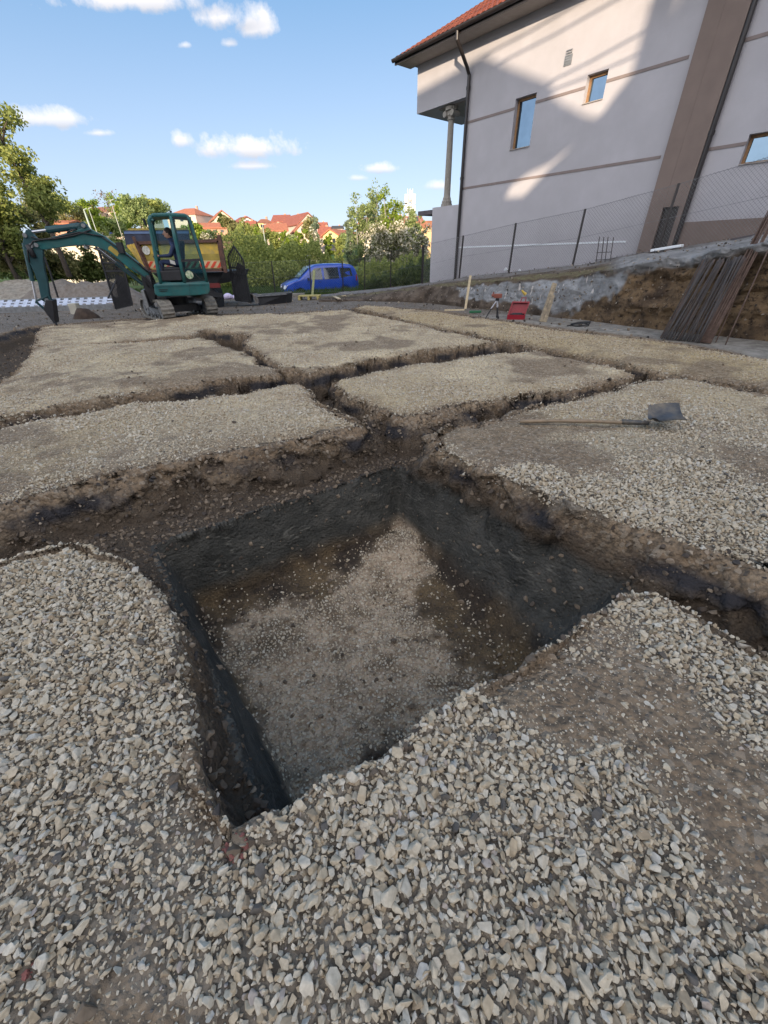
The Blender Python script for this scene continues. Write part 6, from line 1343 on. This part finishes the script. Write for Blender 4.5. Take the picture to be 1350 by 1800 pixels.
mb = MB(); a_ = A(95, 468, 40); b_ = A(192, 462, 40); zt = A(140, 433, 40)[2]; mb.box(a_[0], b_[0], 40, 40.3, -2, zt); o = mb.build('boundary_wall', WC['cream']); tag(o, 'long cream boundary wall behind the bushes under the boom', 'wall')
mb = MB(); a_ = A(560, 400, 60); b_ = A(600, 400, 60); 
# trees between the houses
ht = [(105, 352, 372, 40, 'mid', 'round tree on the skyline above the flat white building'), (125, 372, 398, 36, 'olive', 'rusty olive tree right of the flat white building'), (152, 356, 405, 34, 'lime', 'lime tree left of the thick pale pole'), (172, 384, 412, 40, 'lime', 'lime tree beside the thin white pole'), (212, 352, 398, 44, 'lime', 'large lime tree on the skyline left of the cab'), (234, 352, 400, 40, 'birch', 'pale green tree on the skyline next to the large lime tree'), (255, 354, 392, 34, 'mid', 'green tree on the skyline behind the cab roof'), (275, 358, 385, 30, 'birch', 'light tree on the skyline just behind the cab'), (196, 390, 430, 40, 'birch', 'pale tree below the bare tree'), (228, 385, 425, 50, 'lime', 'wide lime tree left of the truck headboard'), (345, 396, 415, 22, 'lime', 'little lime tree at the end of the long low house'), (405, 385, 420, 24, 'olive', 'olive tree right of the long low house'), (440, 400, 425, 26, 'mid', 'green tree before the small white house'), (480, 410, 440, 30, 'mid', 'green tree under the low orange roof'), (512, 415, 440, 26, 'birch', 'pale tree below the low annex'), (545, 385, 420, 22, 'olive', 'thin olive tree right of the tallest house'), (607, 412, 445, 24, 'birch', 'pale tree right of the yellow house'), (390, 376, 395, 12, 'dark', 'dark little tree beside the cream gabled house'), (60, 350, 395, 50, 'olive', 'olive tree left of the flat white building'), (140, 402, 440, 40, 'mid', 'green tree behind the boom elbow'), (330, 400, 425, 26, 'mid', 'green tree behind the right of the cab'), (365, 412, 440, 34, 'birch', 'pale tree below the brick wall of the long house'), (425, 425, 450, 40, 'lime', 'lime bush below the small white house'), (592, 438, 455, 30, 'lime', 'lime bush below the yellow house')]
for i, (x, yt, yb, w, k, lb) in enumerate(ht):
    tree(lb, x, yb+8, yt, w, 88+i % 5*6, k, 3600, .38, form='round', seed=200+i, gap=.3)
tree('bare grey twiggy tree on the skyline left of the cab', 188, 398, 341, 44, 120, 'twig', 500, .5, seed=300, bark=mat('bark_grey', (.22, .19, .17), .9), gap=.1)
# poles, mast, parked cars
def pole(name, label, xb, yb, xt, yt, Y, r, m, extra=None):
    b_ = A(xb, yb, Y); t_ = A(xt, yt, Y); t_[0] = b_[0]; root = thing(name, label, 'pole', b_); mb = MB(); mb.tube([b_-UP*1.5, t_], [r, r*.55], 10); mb.build('shaft', m, root, smooth=True)
    mb = MB(); mb.beam(t_, t_+np.array([.5, -.2, .05]), .10, .06); mb.build('lamp_head', m, root); settle(root)
pole('street_lamp', 'thick pale grey lamp post beyond the boom', 160, 404, 160, 368, 55, .13, mat('pole_pale', (.33, .38, .33), .6))
pole('street_lamp', 'thin pale lamp post right of the thick pale one', 171, 410, 171, 366, 60, .06, mat('pole_grey', (.36, .38, .34), .7))
pole('street_lamp', 'thin pale lamp post left of the truck headboard', 209, 398, 209, 352, 62, .06, mat('pole_grey', (.36, .38, .34), .7))
pole('street_lamp', 'thin grey lamp post rising from the thicket', 470, 450, 470, 395, 55, .06, mat('pole_grey', (.36, .38, .34), .7))
pole('street_lamp', 'slim white post in the thicket left of the van', 542, 490, 542, 450, 34, .09, MT['white'])
c_ = A(720, 384, 130); t_ = A(723, 342, 130); ms = thing('telecom_mast', 'white lattice telecom mast behind the birches', 'mast', c_); mb = MB(); hw = .8
for sx in (-1, 1):
    for sy in (-1, 1): mb.tube([c_+np.array([sx*hw, sy*hw, -8]), np.array([c_[0]+sx*hw*.8, c_[1]+sy*hw, t_[2]])], .13, 6)
nn_ = 9
for k in range(nn_):
    z0_ = c_[2]+(t_[2]-c_[2])*k/nn_; z1_ = c_[2]+(t_[2]-c_[2])*(k+1)/nn_
    for sy in (-1, 1): mb.tube([(c_[0]-hw, c_[1]+sy*hw, z0_), (c_[0]+hw, c_[1]+sy*hw, z1_)], .07, 5); mb.tube([(c_[0]+hw, c_[1]+sy*hw, z0_), (c_[0]-hw, c_[1]+sy*hw, z1_)], .07, 5)
mb.build('lattice', MT['white'], ms); mb = MB()
for (dx, z_) in ((-1.1, .8), (1.1, .8), (-1.1, .45), (1.1, .35), (0, .95)): q_ = np.array([c_[0]+dx, c_[1]-1, c_[2]+(t_[2]-c_[2])*z_]); mb.box(q_[0]-.3, q_[0]+.3, q_[1]-.2, q_[1]+.2, q_[2]-1, q_[2]+1)
for dx in (-.6, 0, .7): mb.tube([(c_[0]+dx, c_[1], t_[2]), (c_[0]+dx, c_[1], t_[2]+1.2)], .08, 6)
mb.build('antennas', MT['white'], ms); settle(ms)
def fcar(label, x, y, Y, col, rot):
    c_ = A(x, y, Y); root = thing('parked_car', label, 'car', c_, rot); R_ = np.array([[math.cos(rot), -math.sin(rot), 0], [math.sin(rot), math.cos(rot), 0], [0, 0, 1]])
    side_ = [(-2.1, .3), (2.1, .3), (2.15, .7), (1.9, .92), (1.0, 1.0), (.4, 1.42), (-1.1, 1.45), (-1.8, 1.05), (-2.12, .95)]
    mb = MB(); mb.prism([c_+R_@np.array([u, -.85, z]) for u, z in side_], R_@np.array([0, 1.7, 0])); mb.build('body', mat('car_paint', col, .3, .1, coat=.5), root, bevel=.08)
    mb = MB(); mb.prism([c_+R_@np.array([u, -.86, z]) for u, z in ((.85, 1.0), (.38, 1.36), (-1.0, 1.38), (-1.5, 1.02))], R_@np.array([0, -.02, 0])); mb.build('window', WIN, root)
    for u in (-1.3, 1.3): mb = MB(); q_ = c_+R_@np.array([u, -.88, .32]); mb.tube([q_, q_+R_@np.array([0, .2, 0])], .32, 16); mb.build('wheel', MT['tyre'], root)
    settle(root)
fcar('small blue car parked far off left of the truck', 202, 417, 150, (.03, .08, .32), 1.2); fcar('dark car parked far off under the yellow house', 584, 448, 80, (.04, .04, .05), .2)
